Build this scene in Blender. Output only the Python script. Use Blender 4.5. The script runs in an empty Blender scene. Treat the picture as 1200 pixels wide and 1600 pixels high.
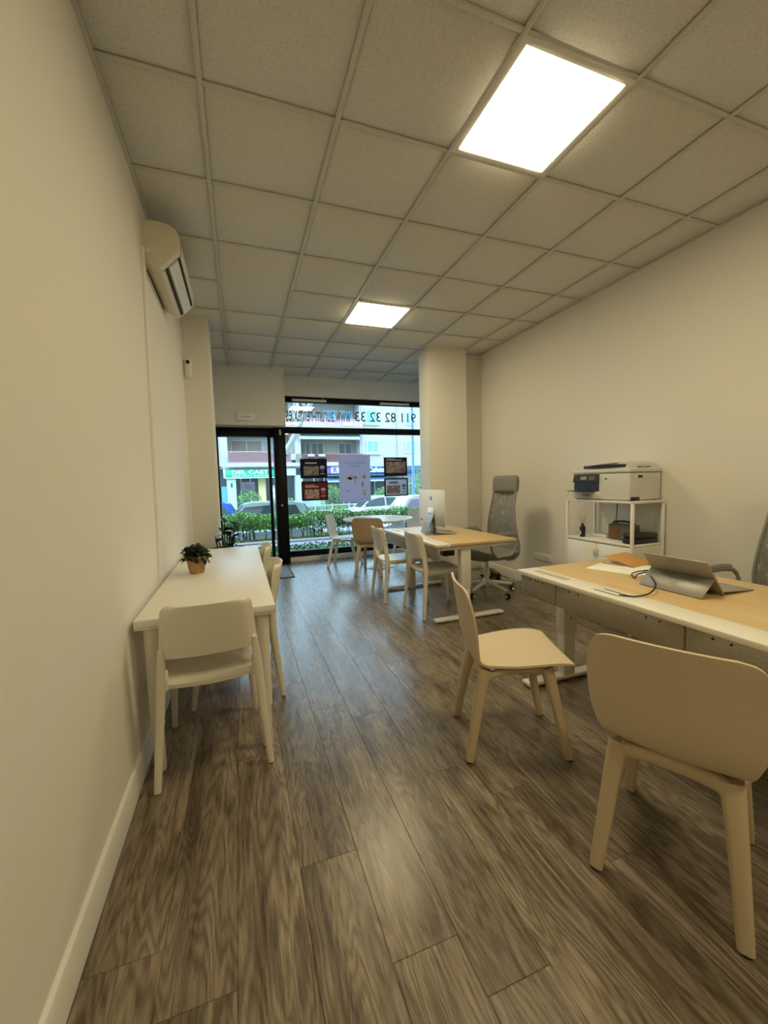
import bpy, bmesh, math, random
from mathutils import Vector, Matrix
R = math.radians
scene = bpy.context.scene
COL = scene.collection

# ------------------------------------------------------------------ camera
cam_d = bpy.data.cameras.new('camera')
cam = bpy.data.objects.new('camera', cam_d); COL.objects.link(cam)
cam_d.sensor_fit = 'VERTICAL'; cam_d.sensor_height = 36.0
cam_d.lens = 631.23 / 1600 * 36.0
cam_d.clip_start = 0.05; cam_d.clip_end = 300
yaw, pitch, roll = 0.341167, -0.0755431, -0.0261493
cy, sy, cp, sp = math.cos(yaw), math.sin(yaw), math.cos(pitch), math.sin(pitch)
fw = Vector((sy*cp, cy*cp, sp)); r0 = Vector((cy, -sy, 0)); u0 = r0.cross(fw)
rt = math.cos(roll)*r0 + math.sin(roll)*u0; up = -math.sin(roll)*r0 + math.cos(roll)*u0
m = Matrix((rt, up, -fw)).transposed().to_4x4(); m.translation = Vector((0.4746, -1.3967, 1.2844))
cam.matrix_world = m
scene.camera = cam

# ------------------------------------------------------------------ world, exposure
SKY = 9.0            # overcast daylight
PANEL = 30.0          # ceiling panel emission
w = bpy.data.worlds.new('sky'); scene.world = w; w.use_nodes = True
bgn = w.node_tree.nodes['Background']
bgn.inputs[0].default_value = (0.52, 0.78, 1.0, 1); bgn.inputs[1].default_value = SKY
vs = scene.view_settings
vs.view_transform = 'Standard'; vs.look = 'None'; vs.gamma = 1.0; vs.use_curve_mapping = False
vs.exposure = 0.0
scene.render.film_transparent = False
cyc = scene.cycles
cyc.max_bounces = 8; cyc.diffuse_bounces = 5; cyc.glossy_bounces = 4; cyc.transparent_max_bounces = 16
cyc.sample_clamp_indirect = 4.0
cyc.caustics_reflective = False; cyc.caustics_refractive = False
try: cyc.use_denoising = True
except Exception: pass

# ------------------------------------------------------------------ materials
def _new(name):
    mt = bpy.data.materials.new(name); mt.use_nodes = True
    nt = mt.node_tree
    return mt, nt, nt.nodes['Principled BSDF']
def mat(name, col, rough=.5, metal=0.0, spec=.5, bump=0.0, bscale=200.0, var=0.0, vscale=8.0, emit=None, es=0.0, coat=0.0):
    mt, nt, b = _new(name)
    b.inputs['Base Color'].default_value = (*col, 1)
    b.inputs['Roughness'].default_value = rough
    b.inputs['Metallic'].default_value = metal
    b.inputs['Specular IOR Level'].default_value = spec
    if coat: b.inputs['Coat Weight'].default_value = coat
    tc = nt.nodes.new('ShaderNodeTexCoord')
    if var:
        n = nt.nodes.new('ShaderNodeTexNoise'); n.inputs['Scale'].default_value = vscale; n.inputs['Detail'].default_value = 4
        nt.links.new(tc.outputs['Object'], n.inputs['Vector'])
        mx = nt.nodes.new('ShaderNodeMixRGB')
        mx.inputs[1].default_value = (*[max(0, c*(1-var)) for c in col], 1)
        mx.inputs[2].default_value = (*[min(1, c*(1+var)) for c in col], 1)
        nt.links.new(n.outputs['Fac'], mx.inputs[0]); nt.links.new(mx.outputs[0], b.inputs['Base Color'])
    if bump:
        n2 = nt.nodes.new('ShaderNodeTexNoise'); n2.inputs['Scale'].default_value = bscale; n2.inputs['Detail'].default_value = 3
        nt.links.new(tc.outputs['Object'], n2.inputs['Vector'])
        bp = nt.nodes.new('ShaderNodeBump'); bp.inputs['Strength'].default_value = bump; bp.inputs['Distance'].default_value = .002
        nt.links.new(n2.outputs['Fac'], bp.inputs['Height']); nt.links.new(bp.outputs[0], b.inputs['Normal'])
    if emit:
        b.inputs['Emission Color'].default_value = (*emit, 1); b.inputs['Emission Strength'].default_value = es
    return mt

def ramp(nt, stops):
    r = nt.nodes.new('ShaderNodeValToRGB'); el = r.color_ramp.elements
    while len(el) < len(stops): el.new(.5)
    for e, (p, c) in zip(el, stops): e.position = p; e.color = (*c, 1)
    return r
def mapping(nt, src, scale):
    mp = nt.nodes.new('ShaderNodeMapping'); mp.inputs['Scale'].default_value = scale
    nt.links.new(src, mp.inputs['Vector']); return mp.outputs[0]
def noise(nt, vec, scale, detail=4, rough=.55, dist=0.0):
    n = nt.nodes.new('ShaderNodeTexNoise'); n.inputs['Scale'].default_value = scale
    n.inputs['Detail'].default_value = detail; n.inputs['Roughness'].default_value = rough; n.inputs['Distortion'].default_value = dist
    nt.links.new(vec, n.inputs['Vector']); return n.outputs['Fac']
def mixc(nt, mode, fac, a, b_):
    mx = nt.nodes.new('ShaderNodeMixRGB'); mx.blend_type = mode
    for i, v in ((0, fac), (1, a), (2, b_)):
        if isinstance(v, (int, float)): mx.inputs[i].default_value = v if i == 0 else (v, v, v, 1)
        elif isinstance(v, tuple): mx.inputs[i].default_value = (*v, 1)
        else: nt.links.new(v, mx.inputs[i])
    return mx.outputs[0]

def plank_material():
    mt, nt, b = _new('floor_plank')
    tc = nt.nodes.new('ShaderNodeTexCoord'); oi = nt.nodes.new('ShaderNodeObjectInfo')
    add = nt.nodes.new('ShaderNodeVectorMath'); add.operation = 'MULTIPLY_ADD'
    comb = nt.nodes.new('ShaderNodeCombineXYZ')
    for i in range(3): nt.links.new(oi.outputs['Random'], comb.inputs[i])
    nt.links.new(comb.outputs[0], add.inputs[0]); add.inputs[1].default_value = (37.0, 91.0, 53.0)
    nt.links.new(tc.outputs['Object'], add.inputs[2]); v = add.outputs[0]
    # long streaks, cathedral figure, fine pores and knots
    streak = noise(nt, mapping(nt, v, (17, 1.7, 1)), 1.0, 7, .68, .9)
    fig_v = mapping(nt, v, (8.0, 1.1, 1))
    figure = noise(nt, fig_v, 1.0, 2, .5, .3)
    wave = nt.nodes.new('ShaderNodeMath'); wave.operation = 'MULTIPLY'; wave.inputs[1].default_value = 120.0
    nt.links.new(figure, wave.inputs[0])
    sn = nt.nodes.new('ShaderNodeMath'); sn.operation = 'SINE'; nt.links.new(wave.outputs[0], sn.inputs[0])
    sn2 = nt.nodes.new('ShaderNodeMath'); sn2.operation = 'MULTIPLY_ADD'; sn2.inputs[1].default_value = .5; sn2.inputs[2].default_value = .5
    nt.links.new(sn.outputs[0], sn2.inputs[0])
    fine = noise(nt, mapping(nt, v, (330, 16, 1)), 1.0, 3, .7)
    fine2 = noise(nt, mapping(nt, v, (85, 7.0, 1)), 1.0, 5, .72, .6)
    patch = noise(nt, mapping(nt, v, (10, 1.25, 1)), 1.0, 4, .6, 1.2)
    c1 = ramp(nt, [(.30, (.190, .147, .102)), (.50, (.285, .229, .166)), (.70, (.375, .312, .236))])
    nt.links.new(streak, c1.inputs[0])
    c = mixc(nt, 'SOFT_LIGHT', .30, c1.outputs[0], sn2.outputs[0])
    ln = ramp(nt, [(.0, (.50, .47, .44)), (.22, (1, 1, 1))]); nt.links.new(sn2.outputs[0], ln.inputs[0])
    c = mixc(nt, 'MULTIPLY', .22, c, ln.outputs[0])
    f_r = ramp(nt, [(.36, (.35, .33, .30)), (.58, (1.0, 1.0, 1.0))]); nt.links.new(fine, f_r.inputs[0])
    c = mixc(nt, 'MULTIPLY', .5, c, f_r.outputs[0])
    f2 = ramp(nt, [(.36, (.45, .42, .40)), (.60, (1.0, 1.0, 1.0))]); nt.links.new(fine2, f2.inputs[0])
    c = mixc(nt, 'MULTIPLY', .42, c, f2.outputs[0])
    p_r = ramp(nt, [(.34, (.40, .37, .34)), (.50, (.86, .85, .84)), (.66, (1.18, 1.16, 1.12))]); nt.links.new(patch, p_r.inputs[0])
    c = mixc(nt, 'MULTIPLY', .68, c, p_r.outputs[0])
    vor = nt.nodes.new('ShaderNodeTexVoronoi'); vor.inputs['Scale'].default_value = 1.0
    nt.links.new(mapping(nt, v, (5.2, 1.9, 1)), vor.inputs['Vector'])
    k_r = ramp(nt, [(.0, (.30, .26, .22)), (.035, (.6, .55, .50)), (.10, (1, 1, 1))]); nt.links.new(vor.outputs['Distance'], k_r.inputs[0])
    c = mixc(nt, 'MULTIPLY', .75, c, k_r.outputs[0])
    tone = ramp(nt, [(0, (.90, .90, .90)), (1, (1.08, 1.07, 1.05))]); nt.links.new(oi.outputs['Random'], tone.inputs[0])
    c = mixc(nt, 'MULTIPLY', 1.0, c, tone.outputs[0])
    nt.links.new(c, b.inputs['Base Color'])
    rr = nt.nodes.new('ShaderNodeMapRange'); rr.inputs[3].default_value = .20; rr.inputs[4].default_value = .36
    nt.links.new(fine2, rr.inputs[0]); nt.links.new(rr.outputs[0], b.inputs['Roughness'])
    b.inputs['Specular IOR Level'].default_value = .45
    bp = nt.nodes.new('ShaderNodeBump'); bp.inputs['Strength'].default_value = .12; bp.inputs['Distance'].default_value = .001
    nt.links.new(fine, bp.inputs['Height']); nt.links.new(bp.outputs[0], b.inputs['Normal'])
    return mt

def ceiling_material():
    mt, nt, b = _new('ceiling_tile')
    tc = nt.nodes.new('ShaderNodeTexCoord'); oi = nt.nodes.new('ShaderNodeObjectInfo')
    add = nt.nodes.new('ShaderNodeVectorMath'); add.operation = 'ADD'
    nt.links.new(tc.outputs['Object'], add.inputs[0]); nt.links.new(oi.outputs['Location'], add.inputs[1])
    v = add.outputs[0]
    n1 = noise(nt, mapping(nt, v, (110, 150, 110)), 1.0, 4, .7, 1.0)
    r1 = ramp(nt, [(.32, (.52, .51, .48)), (.47, (.73, .72, .69)), (.75, (.78, .77, .74))]); nt.links.new(n1, r1.inputs[0])
    nt.links.new(r1.outputs[0], b.inputs['Base Color'])
    b.inputs['Roughness'].default_value = .95; b.inputs['Specular IOR Level'].default_value = .1
    bp = nt.nodes.new('ShaderNodeBump'); bp.inputs['Strength'].default_value = .45; bp.inputs['Distance'].default_value = .003
    nt.links.new(n1, bp.inputs['Height']); nt.links.new(bp.outputs[0], b.inputs['Normal'])
    return mt

def wood_top_material():
    mt, nt, b = _new('beech_top')
    tc = nt.nodes.new('ShaderNodeTexCoord')
    n1 = noise(nt, mapping(nt, tc.outputs['Object'], (14, 1.6, 14)), 1.0, 4, .6, .5)
    n2 = noise(nt, mapping(nt, tc.outputs['Object'], (220, 8, 200)), 1.0, 3, .6)
    r1 = ramp(nt, [(.3, (.63, .44, .215)), (.7, (.72, .53, .285))]); nt.links.new(n1, r1.inputs[0])
    r2 = ramp(nt, [(.3, (.86, .84, .80)), (.6, (1, 1, 1))]); nt.links.new(n2, r2.inputs[0])
    c = mixc(nt, 'MULTIPLY', .8, r1.outputs[0], r2.outputs[0])
    nt.links.new(c, b.inputs['Base Color']); b.inputs['Roughness'].default_value = .42
    return mt

def speckle_material(name, c0, c1, scale, rough=.8, lo=.4, hi=.6):
    mt, nt, b = _new(name)
    tc = nt.nodes.new('ShaderNodeTexCoord')
    n1 = noise(nt, tc.outputs['Object'], scale, 5, .75)
    r1 = ramp(nt, [(lo, c0), (hi, c1)]); nt.links.new(n1, r1.inputs[0])
    nt.links.new(r1.outputs[0], b.inputs['Base Color']); b.inputs['Roughness'].default_value = rough
    bp = nt.nodes.new('ShaderNodeBump'); bp.inputs['Strength'].default_value = .15; bp.inputs['Distance'].default_value = .001
    nt.links.new(n1, bp.inputs['Height']); nt.links.new(bp.outputs[0], b.inputs['Normal'])
    return mt

def glass_material(name, tint=(.93, .97, .97), gloss=1.0):
    mt = bpy.data.materials.new(name); mt.use_nodes = True; nt = mt.node_tree
    for n in list(nt.nodes): nt.nodes.remove(n)
    out = nt.nodes.new('ShaderNodeOutputMaterial'); mix = nt.nodes.new('ShaderNodeMixShader')
    tr = nt.nodes.new('ShaderNodeBsdfTransparent'); tr.inputs[0].default_value = (*tint, 1)
    gl = nt.nodes.new('ShaderNodeBsdfGlossy'); gl.inputs['Roughness'].default_value = .0
    fr = nt.nodes.new('ShaderNodeFresnel'); fr.inputs[0].default_value = 1.45
    ml = nt.nodes.new('ShaderNodeMath'); ml.operation = 'MULTIPLY'; ml.inputs[1].default_value = gloss
    nt.links.new(fr.outputs[0], ml.inputs[0]); nt.links.new(ml.outputs[0], mix.inputs[0])
    nt.links.new(tr.outputs[0], mix.inputs[1]); nt.links.new(gl.outputs[0], mix.inputs[2])
    nt.links.new(mix.outputs[0], out.inputs[0]); return mt

def mesh_fabric(name, col, alpha):
    mt, nt, b = _new(name)
    tc = nt.nodes.new('ShaderNodeTexCoord')
    n1 = noise(nt, mapping(nt, tc.outputs['Object'], (30, 30, 14)), 1.0, 2, .5, 1.0)
    r1 = ramp(nt, [(.35, (alpha, alpha, alpha)), (.6, (1, 1, 1))]); nt.links.new(n1, r1.inputs[0])
    nt.links.new(r1.outputs[0], b.inputs['Alpha'])
    b.inputs['Base Color'].default_value = (*col, 1); b.inputs['Roughness'].default_value = .85
    return mt

def brick_material(name, c1, c2, mortar, scale=1.0):
    mt, nt, b = _new(name)
    tc = nt.nodes.new('ShaderNodeTexCoord')
    sw = nt.nodes.new('ShaderNodeSeparateXYZ'); cb = nt.nodes.new('ShaderNodeCombineXYZ')
    nt.links.new(tc.outputs['Object'], sw.inputs[0]); nt.links.new(sw.outputs[0], cb.inputs[0]); nt.links.new(sw.outputs[2], cb.inputs[1])
    br = nt.nodes.new('ShaderNodeTexBrick'); br.inputs['Scale'].default_value = scale
    br.inputs['Color1'].default_value = (*c1, 1); br.inputs['Color2'].default_value = (*c2, 1); br.inputs['Mortar'].default_value = (*mortar, 1)
    br.inputs['Brick Width'].default_value = .45; br.inputs['Row Height'].default_value = .16; br.inputs['Mortar Size'].default_value = .02
    nt.links.new(cb.outputs[0], br.inputs['Vector']); nt.links.new(br.outputs['Color'], b.inputs['Base Color'])
    b.inputs['Roughness'].default_value = .9
    return mt

def wicker_material():
    mt, nt, b = _new('wicker')
    tc = nt.nodes.new('ShaderNodeTexCoord')
    n = noise(nt, tc.outputs['Object'], 60, 4, .6)
    r = ramp(nt, [(.3, (.33, .17, .06)), (.7, (.62, .38, .16))]); nt.links.new(n, r.inputs[0])
    nt.links.new(r.outputs[0], b.inputs['Base Color']); b.inputs['Roughness'].default_value = .6
    return mt

def picture_material(name, cols, scale):
    mt, nt, b = _new(name)
    tc = nt.nodes.new('ShaderNodeTexCoord')
    n = noise(nt, tc.outputs['Object'], scale, 5, .6, .8)
    k = len(cols)
    r = ramp(nt, [(.28 + .44*i/(k-1), c) for i, c in enumerate(cols)]); nt.links.new(n, r.inputs[0])
    nt.links.new(r.outputs[0], b.inputs['Base Color']); b.inputs['Roughness'].default_value = .5
    return mt

def translucent_paper(name, col, through=.65):
    mt = bpy.data.materials.new(name); mt.use_nodes = True; nt = mt.node_tree
    for n in list(nt.nodes): nt.nodes.remove(n)
    out = nt.nodes.new('ShaderNodeOutputMaterial'); mix = nt.nodes.new('ShaderNodeMixShader'); mix.inputs[0].default_value = through
    d = nt.nodes.new('ShaderNodeBsdfDiffuse'); d.inputs[0].default_value = (*col, 1)
    tr = nt.nodes.new('ShaderNodeBsdfTranslucent'); tr.inputs[0].default_value = (*col, 1)
    nt.links.new(d.outputs[0], mix.inputs[1]); nt.links.new(tr.outputs[0], mix.inputs[2]); nt.links.new(mix.outputs[0], out.inputs[0]); return mt

M = {}
M['wall'] = mat('wall_paint', (.80, .775, .72), .9, bump=.25, bscale=90, spec=.15)
M['white_trim'] = mat('white_trim', (.82, .80, .76), .45)
M['ceiling'] = ceiling_material()
M['tbar'] = mat('grid_bar', (.60, .585, .55), .5)
M['dark_gap'] = mat('dark_gap', (.03, .027, .022), .9)
M['plank'] = plank_material()
M['subfloor'] = mat('subfloor', (.035, .028, .02), .95)
M['black_frame'] = mat('black_frame', (.004, .004, .005), .5, spec=.2)
M['glass'] = glass_material('window_glass', (.93, .975, .985), .9)
M['white_plastic'] = mat('white_plastic', (.78, .73, .62), .42, var=.02)
M['odger'] = speckle_material('shell_plastic', (.62, .50, .34), (.70, .575, .405), 420, .55, .35, .6)
M['odger_frame'] = speckle_material('frame_plastic', (.55, .43, .28), (.62, .50, .33), 420, .6, .35, .6)
M['shell_white'] = mat('shell_white', (.76, .74, .70), .5)
M['odger_shaded'] = speckle_material('shell_shaded', (.42, .29, .17), (.48, .34, .205), 420, .6, .35, .6)  # beige shell standing in shade, the darkening mixed into its colour
M['white_lam'] = mat('white_laminate', (.83, .80, .73), .38, var=.015)
M['cover_tan'] = mat('cable_cover', (.50, .46, .36), .5)
M['beech'] = wood_top_material()
M['desk_metal'] = mat('desk_metal', (.80, .76, .68), .4)
M['felt'] = speckle_material('grey_felt', (.26, .235, .19), (.40, .365, .30), 260, .95)
M['black_plastic'] = mat('black_plastic', (.012, .012, .013), .35)
M['rubber'] = mat('rubber', (.02, .02, .02), .8)
M['grey_fabric'] = mat('grey_fabric', (.23, .225, .205), .95, bump=.5, bscale=500, var=.12, vscale=300)
M['grey_plastic'] = mat('grey_plastic', (.30, .29, .265), .5)
M['back_mesh'] = mesh_fabric('back_mesh', (.27, .265, .245), .35)
M['chrome'] = mat('metal', (.7, .7, .7), .25, 1.0)
M['silver'] = mat('silver_metal', (.34, .325, .30), .5, .45)
M['imac'] = mat('white_aluminium', (.86, .85, .83), .45)
M['paper'] = mat('paper', (.88, .86, .82), .8)
M['folder'] = mat('folder_card', (.55, .29, .09), .7, var=.05)
M['printer'] = mat('printer_body', (.66, .65, .62), .5)
M['printer_dk'] = mat('printer_dark', (.018, .018, .018), .35)
M['shelf'] = mat('shelf_metal', (.82, .80, .75), .4)
M['wicker'] = wicker_material()
M['leaf_dark'] = mat('leaf_dark', (.028, .050, .016), .45, var=.4, vscale=25)
M['leaf_rubber'] = mat('leaf_rubber', (.016, .030, .014), .35, var=.4, vscale=12)
M['stem'] = mat('stem', (.09, .07, .035), .8)
M['soil'] = mat('soil', (.03, .02, .012), 1.0, bump=.8, bscale=80)
M['clay'] = mat('clay_pot', (.24, .22, .20), .7)
M['mat'] = mat('door_mat', (.24, .27, .29), .95, bump=.9, bscale=400, var=.2, vscale=120)
M['radio'] = mat('radio_skin', (.13, .115, .09), .6, bump=.3, bscale=300)
M['radio_grill'] = mat('radio_grill', (.20, .085, .025), .6, var=.2, vscale=80)
M['amber'] = mat('black_glass', (.006, .006, .007), .12)
M['decal'] = mat('decal_grey', (.17, .145, .14), .7)
M['decal_dk'] = mat('decal_dark', (.03, .035, .05), .7)
M['panel_light'] = mat('panel_diffuser', (.9, .88, .8), .6, emit=(1.0, .855, .51), es=PANEL)
M['fixture'] = mat('fixture_white', (.85, .83, .78), .35)
# outdoors
M['pavement'] = mat('pavement', (.17, .15, .19), .85, var=.1, vscale=3)
M['kerb'] = mat('kerb_stone', (.21, .15, .15), .85, var=.1, vscale=6)
M['asphalt'] = mat('asphalt', (.16, .16, .17), .9, var=.15, vscale=4)
M['brick'] = brick_material('pale_brick', (.36, .33, .285), (.42, .385, .335), (.33, .30, .27))
M['render_white'] = mat('facade_white', (.42, .405, .39), .85, var=.05, vscale=2)
M['render_tan'] = mat('facade_tan', (.33, .29, .24), .9, var=.06, vscale=2)
M['rail_red'] = mat('rail_red', (.45, .27, .27), .6)
M['rail_brown'] = mat('rail_brown', (.22, .09, .09), .6)
M['win_dark'] = mat('pane_dark', (.05, .065, .07), .1, spec=.8)
M['win_blue'] = mat('pane_blue', (.16, .42, .55), .15, spec=.8)
M['shutter'] = mat('shutter_grey', (.30, .30, .29), .7)
M['curtain'] = mat('curtain_brown', (.24, .18, .14), .9)
M['sign_green'] = mat('sign_green', (.01, .36, .19), .5)
M['sign_text'] = mat('sign_text', (.60, .66, .62), .5)
M['sign_navy'] = mat('sign_navy', (.02, .05, .12), .5)
M['sign_purple'] = mat('sign_purple', (.18, .13, .42), .5)
M['sign_pink'] = mat('sign_pink', (.78, .62, .82), .5)
M['sign_pale'] = mat('sign_pale', (.55, .75, .75), .6)
M['awning_blue'] = mat('awning_blue', (.07, .14, .22), .8)
M['awning_grey'] = mat('awning_grey', (.36, .42, .40), .85)
M['shop_pale'] = mat('shop_pale', (.40, .50, .48), .7)
M['shop_yellow'] = mat('shop_yellow', (.72, .55, .26), .7)
M['trunk'] = mat('tree_bark', (.36, .36, .33), .9, var=.25, vscale=5, bump=.6, bscale=12)
M['hedge1'] = mat('hedge_leaf', (.105, .26, .03), .5, var=.45, vscale=2.2)
M['hedge2'] = mat('hedge_leaf_far', (.15, .27, .09), .6, var=.4, vscale=1.2)
M['ivy'] = mat('ivy_leaf', (.06, .17, .045), .5, var=.5, vscale=3)
M['twig'] = mat('hedge_twig', (.035, .03, .022), .9)
M['car_white'] = mat('car_white', (.55, .57, .57), .2, coat=.6)
M['car_silver'] = mat('car_silver', (.34, .42, .42), .22, coat=.6)
M['car_blue'] = mat('car_blue', (.01, .08, .42), .2, coat=.6)
M['car_glass'] = mat('car_glass', (.04, .06, .065), .06, spec=.9)
M['car_glass_reflect'] = mat('car_glass_lilac_reflect', (.30, .19, .30), .12, spec=.9)  # purple reflection on the windscreen put into the glass colour
M['tyre'] = mat('tyre', (.015, .015, .015), .85)
M['tail_red'] = mat('tail_lamp', (.5, .03, .04), .25)
M['pole_blue'] = mat('pole_blue', (.14, .28, .42), .5)
M['fence'] = mat('fence_pale', (.40, .42, .40), .7)

# ------------------------------------------------------------------ mesh helpers
def sm(a): return a*a*(3-2*a)
class MB:
    def __init__(s): s.bm = bmesh.new(); s.sh = 55
    def box(s, c, size, bev=0.0, seg=2, rot=None):
        r = bmesh.ops.create_cube(s.bm, size=1.0); vs_ = r['verts']
        mt = Matrix.Translation(Vector(c)) @ (rot.to_4x4() if rot else Matrix()) @ Matrix.Diagonal((*size, 1))
        bmesh.ops.transform(s.bm, matrix=mt, verts=vs_)
        if bev > 0:
            es = list({e for v in vs_ for e in v.link_edges})
            bmesh.ops.bevel(s.bm, geom=es, offset=min(bev, .49*min(size)), segments=seg, profile=.5, affect='EDGES')
        return s
    def bb(s, x0, x1, y0, y1, z0, z1, bev=0.0, seg=2):
        return s.box(((x0+x1)/2, (y0+y1)/2, (z0+z1)/2), (abs(x1-x0), abs(y1-y0), abs(z1-z0)), bev, seg)
    def loft(s, rings, cap=True, closed=True):
        vv = [[s.bm.verts.new(p) for p in r] for r in rings]; n = len(rings[0])
        for a, b in zip(vv, vv[1:]):
            for i in range(n if closed else n-1):
                j = (i+1) % n
                try: s.bm.faces.new((a[i], a[j], b[j], b[i])).smooth = True
                except ValueError: pass
        if cap and closed:
            for r in (vv[0][::-1], vv[-1]):
                try: s.bm.faces.new(r)
                except ValueError: pass
        return s
    def tube(s, pts, rad, n=10, ref=(0, 0, 1), cap=True, power=1.0, closed=False):
        pts = [Vector(p) for p in pts]; k = len(pts); rings = []
        ref = Vector(ref)
        for i, p in enumerate(pts):
            if closed: t = (pts[(i+1) % k]-pts[i-1])
            else: t = (pts[min(i+1, k-1)]-pts[max(i-1, 0)])
            t.normalize()
            rf = ref if abs(t.dot(ref)) < .96 else Vector((1, 0, 0))
            if abs(t.dot(rf)) > .96: rf = Vector((0, 1, 0))
            a = t.cross(rf).normalized(); b = t.cross(a).normalized()
            rr = rad[i] if isinstance(rad, (list,)) else rad
            ra, rb = rr if isinstance(rr, tuple) else (rr, rr)
            ring = []
            for q in range(n):
                th = 2*math.pi*(q+.5)/n; c, d = math.cos(th), math.sin(th)
                c = math.copysign(abs(c)**power, c); d = math.copysign(abs(d)**power, d)
                ring.append(p+a*(c*ra)+b*(d*rb))
            rings.append(ring)
        if closed: rings.append(rings[0])
        return s.loft(rings, cap and not closed)
    def lathe(s, prof, n=20, c=(0, 0, 0), axis='Z'):
        rings = []
        for r, z in prof:
            ring = []
            for q in range(n):
                th = 2*math.pi*q/n; a, b = r*math.cos(th), r*math.sin(th)
                p = {'Z': (a, b, z), 'Y': (b, z, a), 'X': (z, a, b)}[axis]
                ring.append(Vector(c)+Vector(p))
            rings.append(ring)
        return s.loft(rings)
    def prism(s, pts, axis, a, b, bev=0.0):
        s.sh = 25
        mk = {'X': lambda p, t: (t, p[0], p[1]), 'Y': lambda p, t: (p[0], t, p[1]), 'Z': lambda p, t: (p[0], p[1], t)}[axis]
        return s.loft([[Vector(mk(p, a)) for p in pts], [Vector(mk(p, b)) for p in pts]])
    def grid(s, P, thick=0.0):
        vv = [[s.bm.verts.new(p) for p in r] for r in P]; fs = []
        for a, b in zip(vv, vv[1:]):
            for i in range(len(a)-1): fs.append(s.bm.faces.new((a[i], a[i+1], b[i+1], b[i]))); fs[-1].smooth = True
        if thick:
            bmesh.ops.recalc_face_normals(s.bm, faces=fs)
            bmesh.ops.solidify(s.bm, geom=fs+list({e for f in fs for e in f.edges})+[v for r in vv for v in r], thickness=thick)
        return s
    def quad(s, a, b, c, d):
        s.bm.faces.new([s.bm.verts.new(p) for p in (a, b, c, d)]); return s
    def mesh(s, name, sharp=None, smooth=True, recalc=True):
        if recalc: bmesh.ops.recalc_face_normals(s.bm, faces=s.bm.faces[:])
        me = bpy.data.meshes.new(name); s.bm.to_mesh(me); s.bm.free()
        if smooth: me.set_sharp_from_angle(angle=R(sharp or s.sh))
        else:
            for p in me.polygons: p.use_smooth = False
        return me
    def build(s, name, material, parent=None, loc=None, **kw):
        return link(name, s.mesh(name, **kw), material, parent, loc)

def link(name, me, material, parent=None, loc=None):
    if material is not None and not me.materials: me.materials.append(M[material] if isinstance(material, str) else material)
    o = bpy.data.objects.new(name, me); COL.objects.link(o)
    if parent: o.parent = parent
    if loc: o.location = loc
    return o
def tag(o, label=None, cat=None, group=None, kind=None):
    if label: o['label'] = label
    if cat: o['category'] = cat
    if group: o['group'] = group
    if kind: o['kind'] = kind
    return o
def thing(name, label, cat, loc=(0, 0, 0), rz=0.0, group=None):
    o = bpy.data.objects.new(name, None); COL.objects.link(o); o.location = loc; o.rotation_euler = (0, 0, rz)
    o.empty_display_size = .1
    return tag(o, label, cat, group)
def struct(o): return tag(o, kind='structure')
def dup(root, loc, rz, label, group=None, mats=None):
    def cp(o, par):
        c = o.copy(); COL.objects.link(c); c.parent = par
        if mats and o.type == 'MESH' and o.data.materials and o.data.materials[0].name in mats:
            c.data = alt(o.data, mats[o.data.materials[0].name])
        for ch in o.children: cp(ch, c)
        return c
    r = cp(root, None); r.location = loc; r.rotation_euler = (0, 0, rz); r['label'] = label
    if group: r['group'] = group
    return r
_alt = {}
def alt(me, key):
    k = (me.name, key)
    if k not in _alt:
        n = me.copy(); n.materials.clear(); n.materials.append(M[key]); _alt[k] = n
    return _alt[k]
def crv(ctrl, n):      # Catmull-Rom through control tuples
    out = []; k = len(ctrl)
    for i in range(k-1):
        p0, p1, p2, p3 = ctrl[max(i-1, 0)], ctrl[i], ctrl[i+1], ctrl[min(i+2, k-1)]
        for j in range(n):
            t = j/n
            out.append(tuple(.5*(2*b+(c-a)*t+(2*a-5*b+4*c-d)*t*t+(3*b-a-3*c+d)*t**3) for a, b, c, d in zip(p0, p1, p2, p3)))
    out.append(tuple(ctrl[-1])); return out
def facing(dx, dy): return math.atan2(dy, dx)-math.pi/2

def text_mesh(body, width, height, depth=.002, bold=0.0, spacing=1.0):
    cu = bpy.data.curves.new('lettering', 'FONT'); cu.body = body; cu.size = 1.0; cu.extrude = .02; cu.offset = bold
    cu.space_character = spacing; cu.resolution_u = 3
    o = bpy.data.objects.new('lettering_tmp', cu); COL.objects.link(o)
    dg = bpy.context.evaluated_depsgraph_get(); dg.update()
    me = bpy.data.meshes.new_from_object(o.evaluated_get(dg)); me.name = 'lettering'
    bpy.data.objects.remove(o); bpy.data.curves.remove(cu)
    xs = [v.co.x for v in me.vertices]; ys = [v.co.y for v in me.vertices]
    x0, x1, y0, y1 = min(xs), max(xs), min(ys), max(ys)
    for v in me.vertices:
        v.co.x = (v.co.x-x0)/(x1-x0)*width; v.co.y = (v.co.y-y0)/(y1-y0)*height; v.co.z = v.co.z/.02*depth/2
    me.materials.clear()
    return me
OUT_ROT = Matrix(((-1, 0, 0), (0, 0, 1), (0, 1, 0)))     # reads from the street side
IN_ROT = Matrix(((1, 0, 0), (0, 0, -1), (0, 1, 0)))      # reads from the room side
def lettering(name, body, loc, width, height, material, rot, parent=None, bold=0.0, depth=.002, spacing=1.0):
    me = text_mesh(body, width, height, depth, bold, spacing); me.transform(rot.to_4x4())
    return link(name, me, material, parent, loc)

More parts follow.
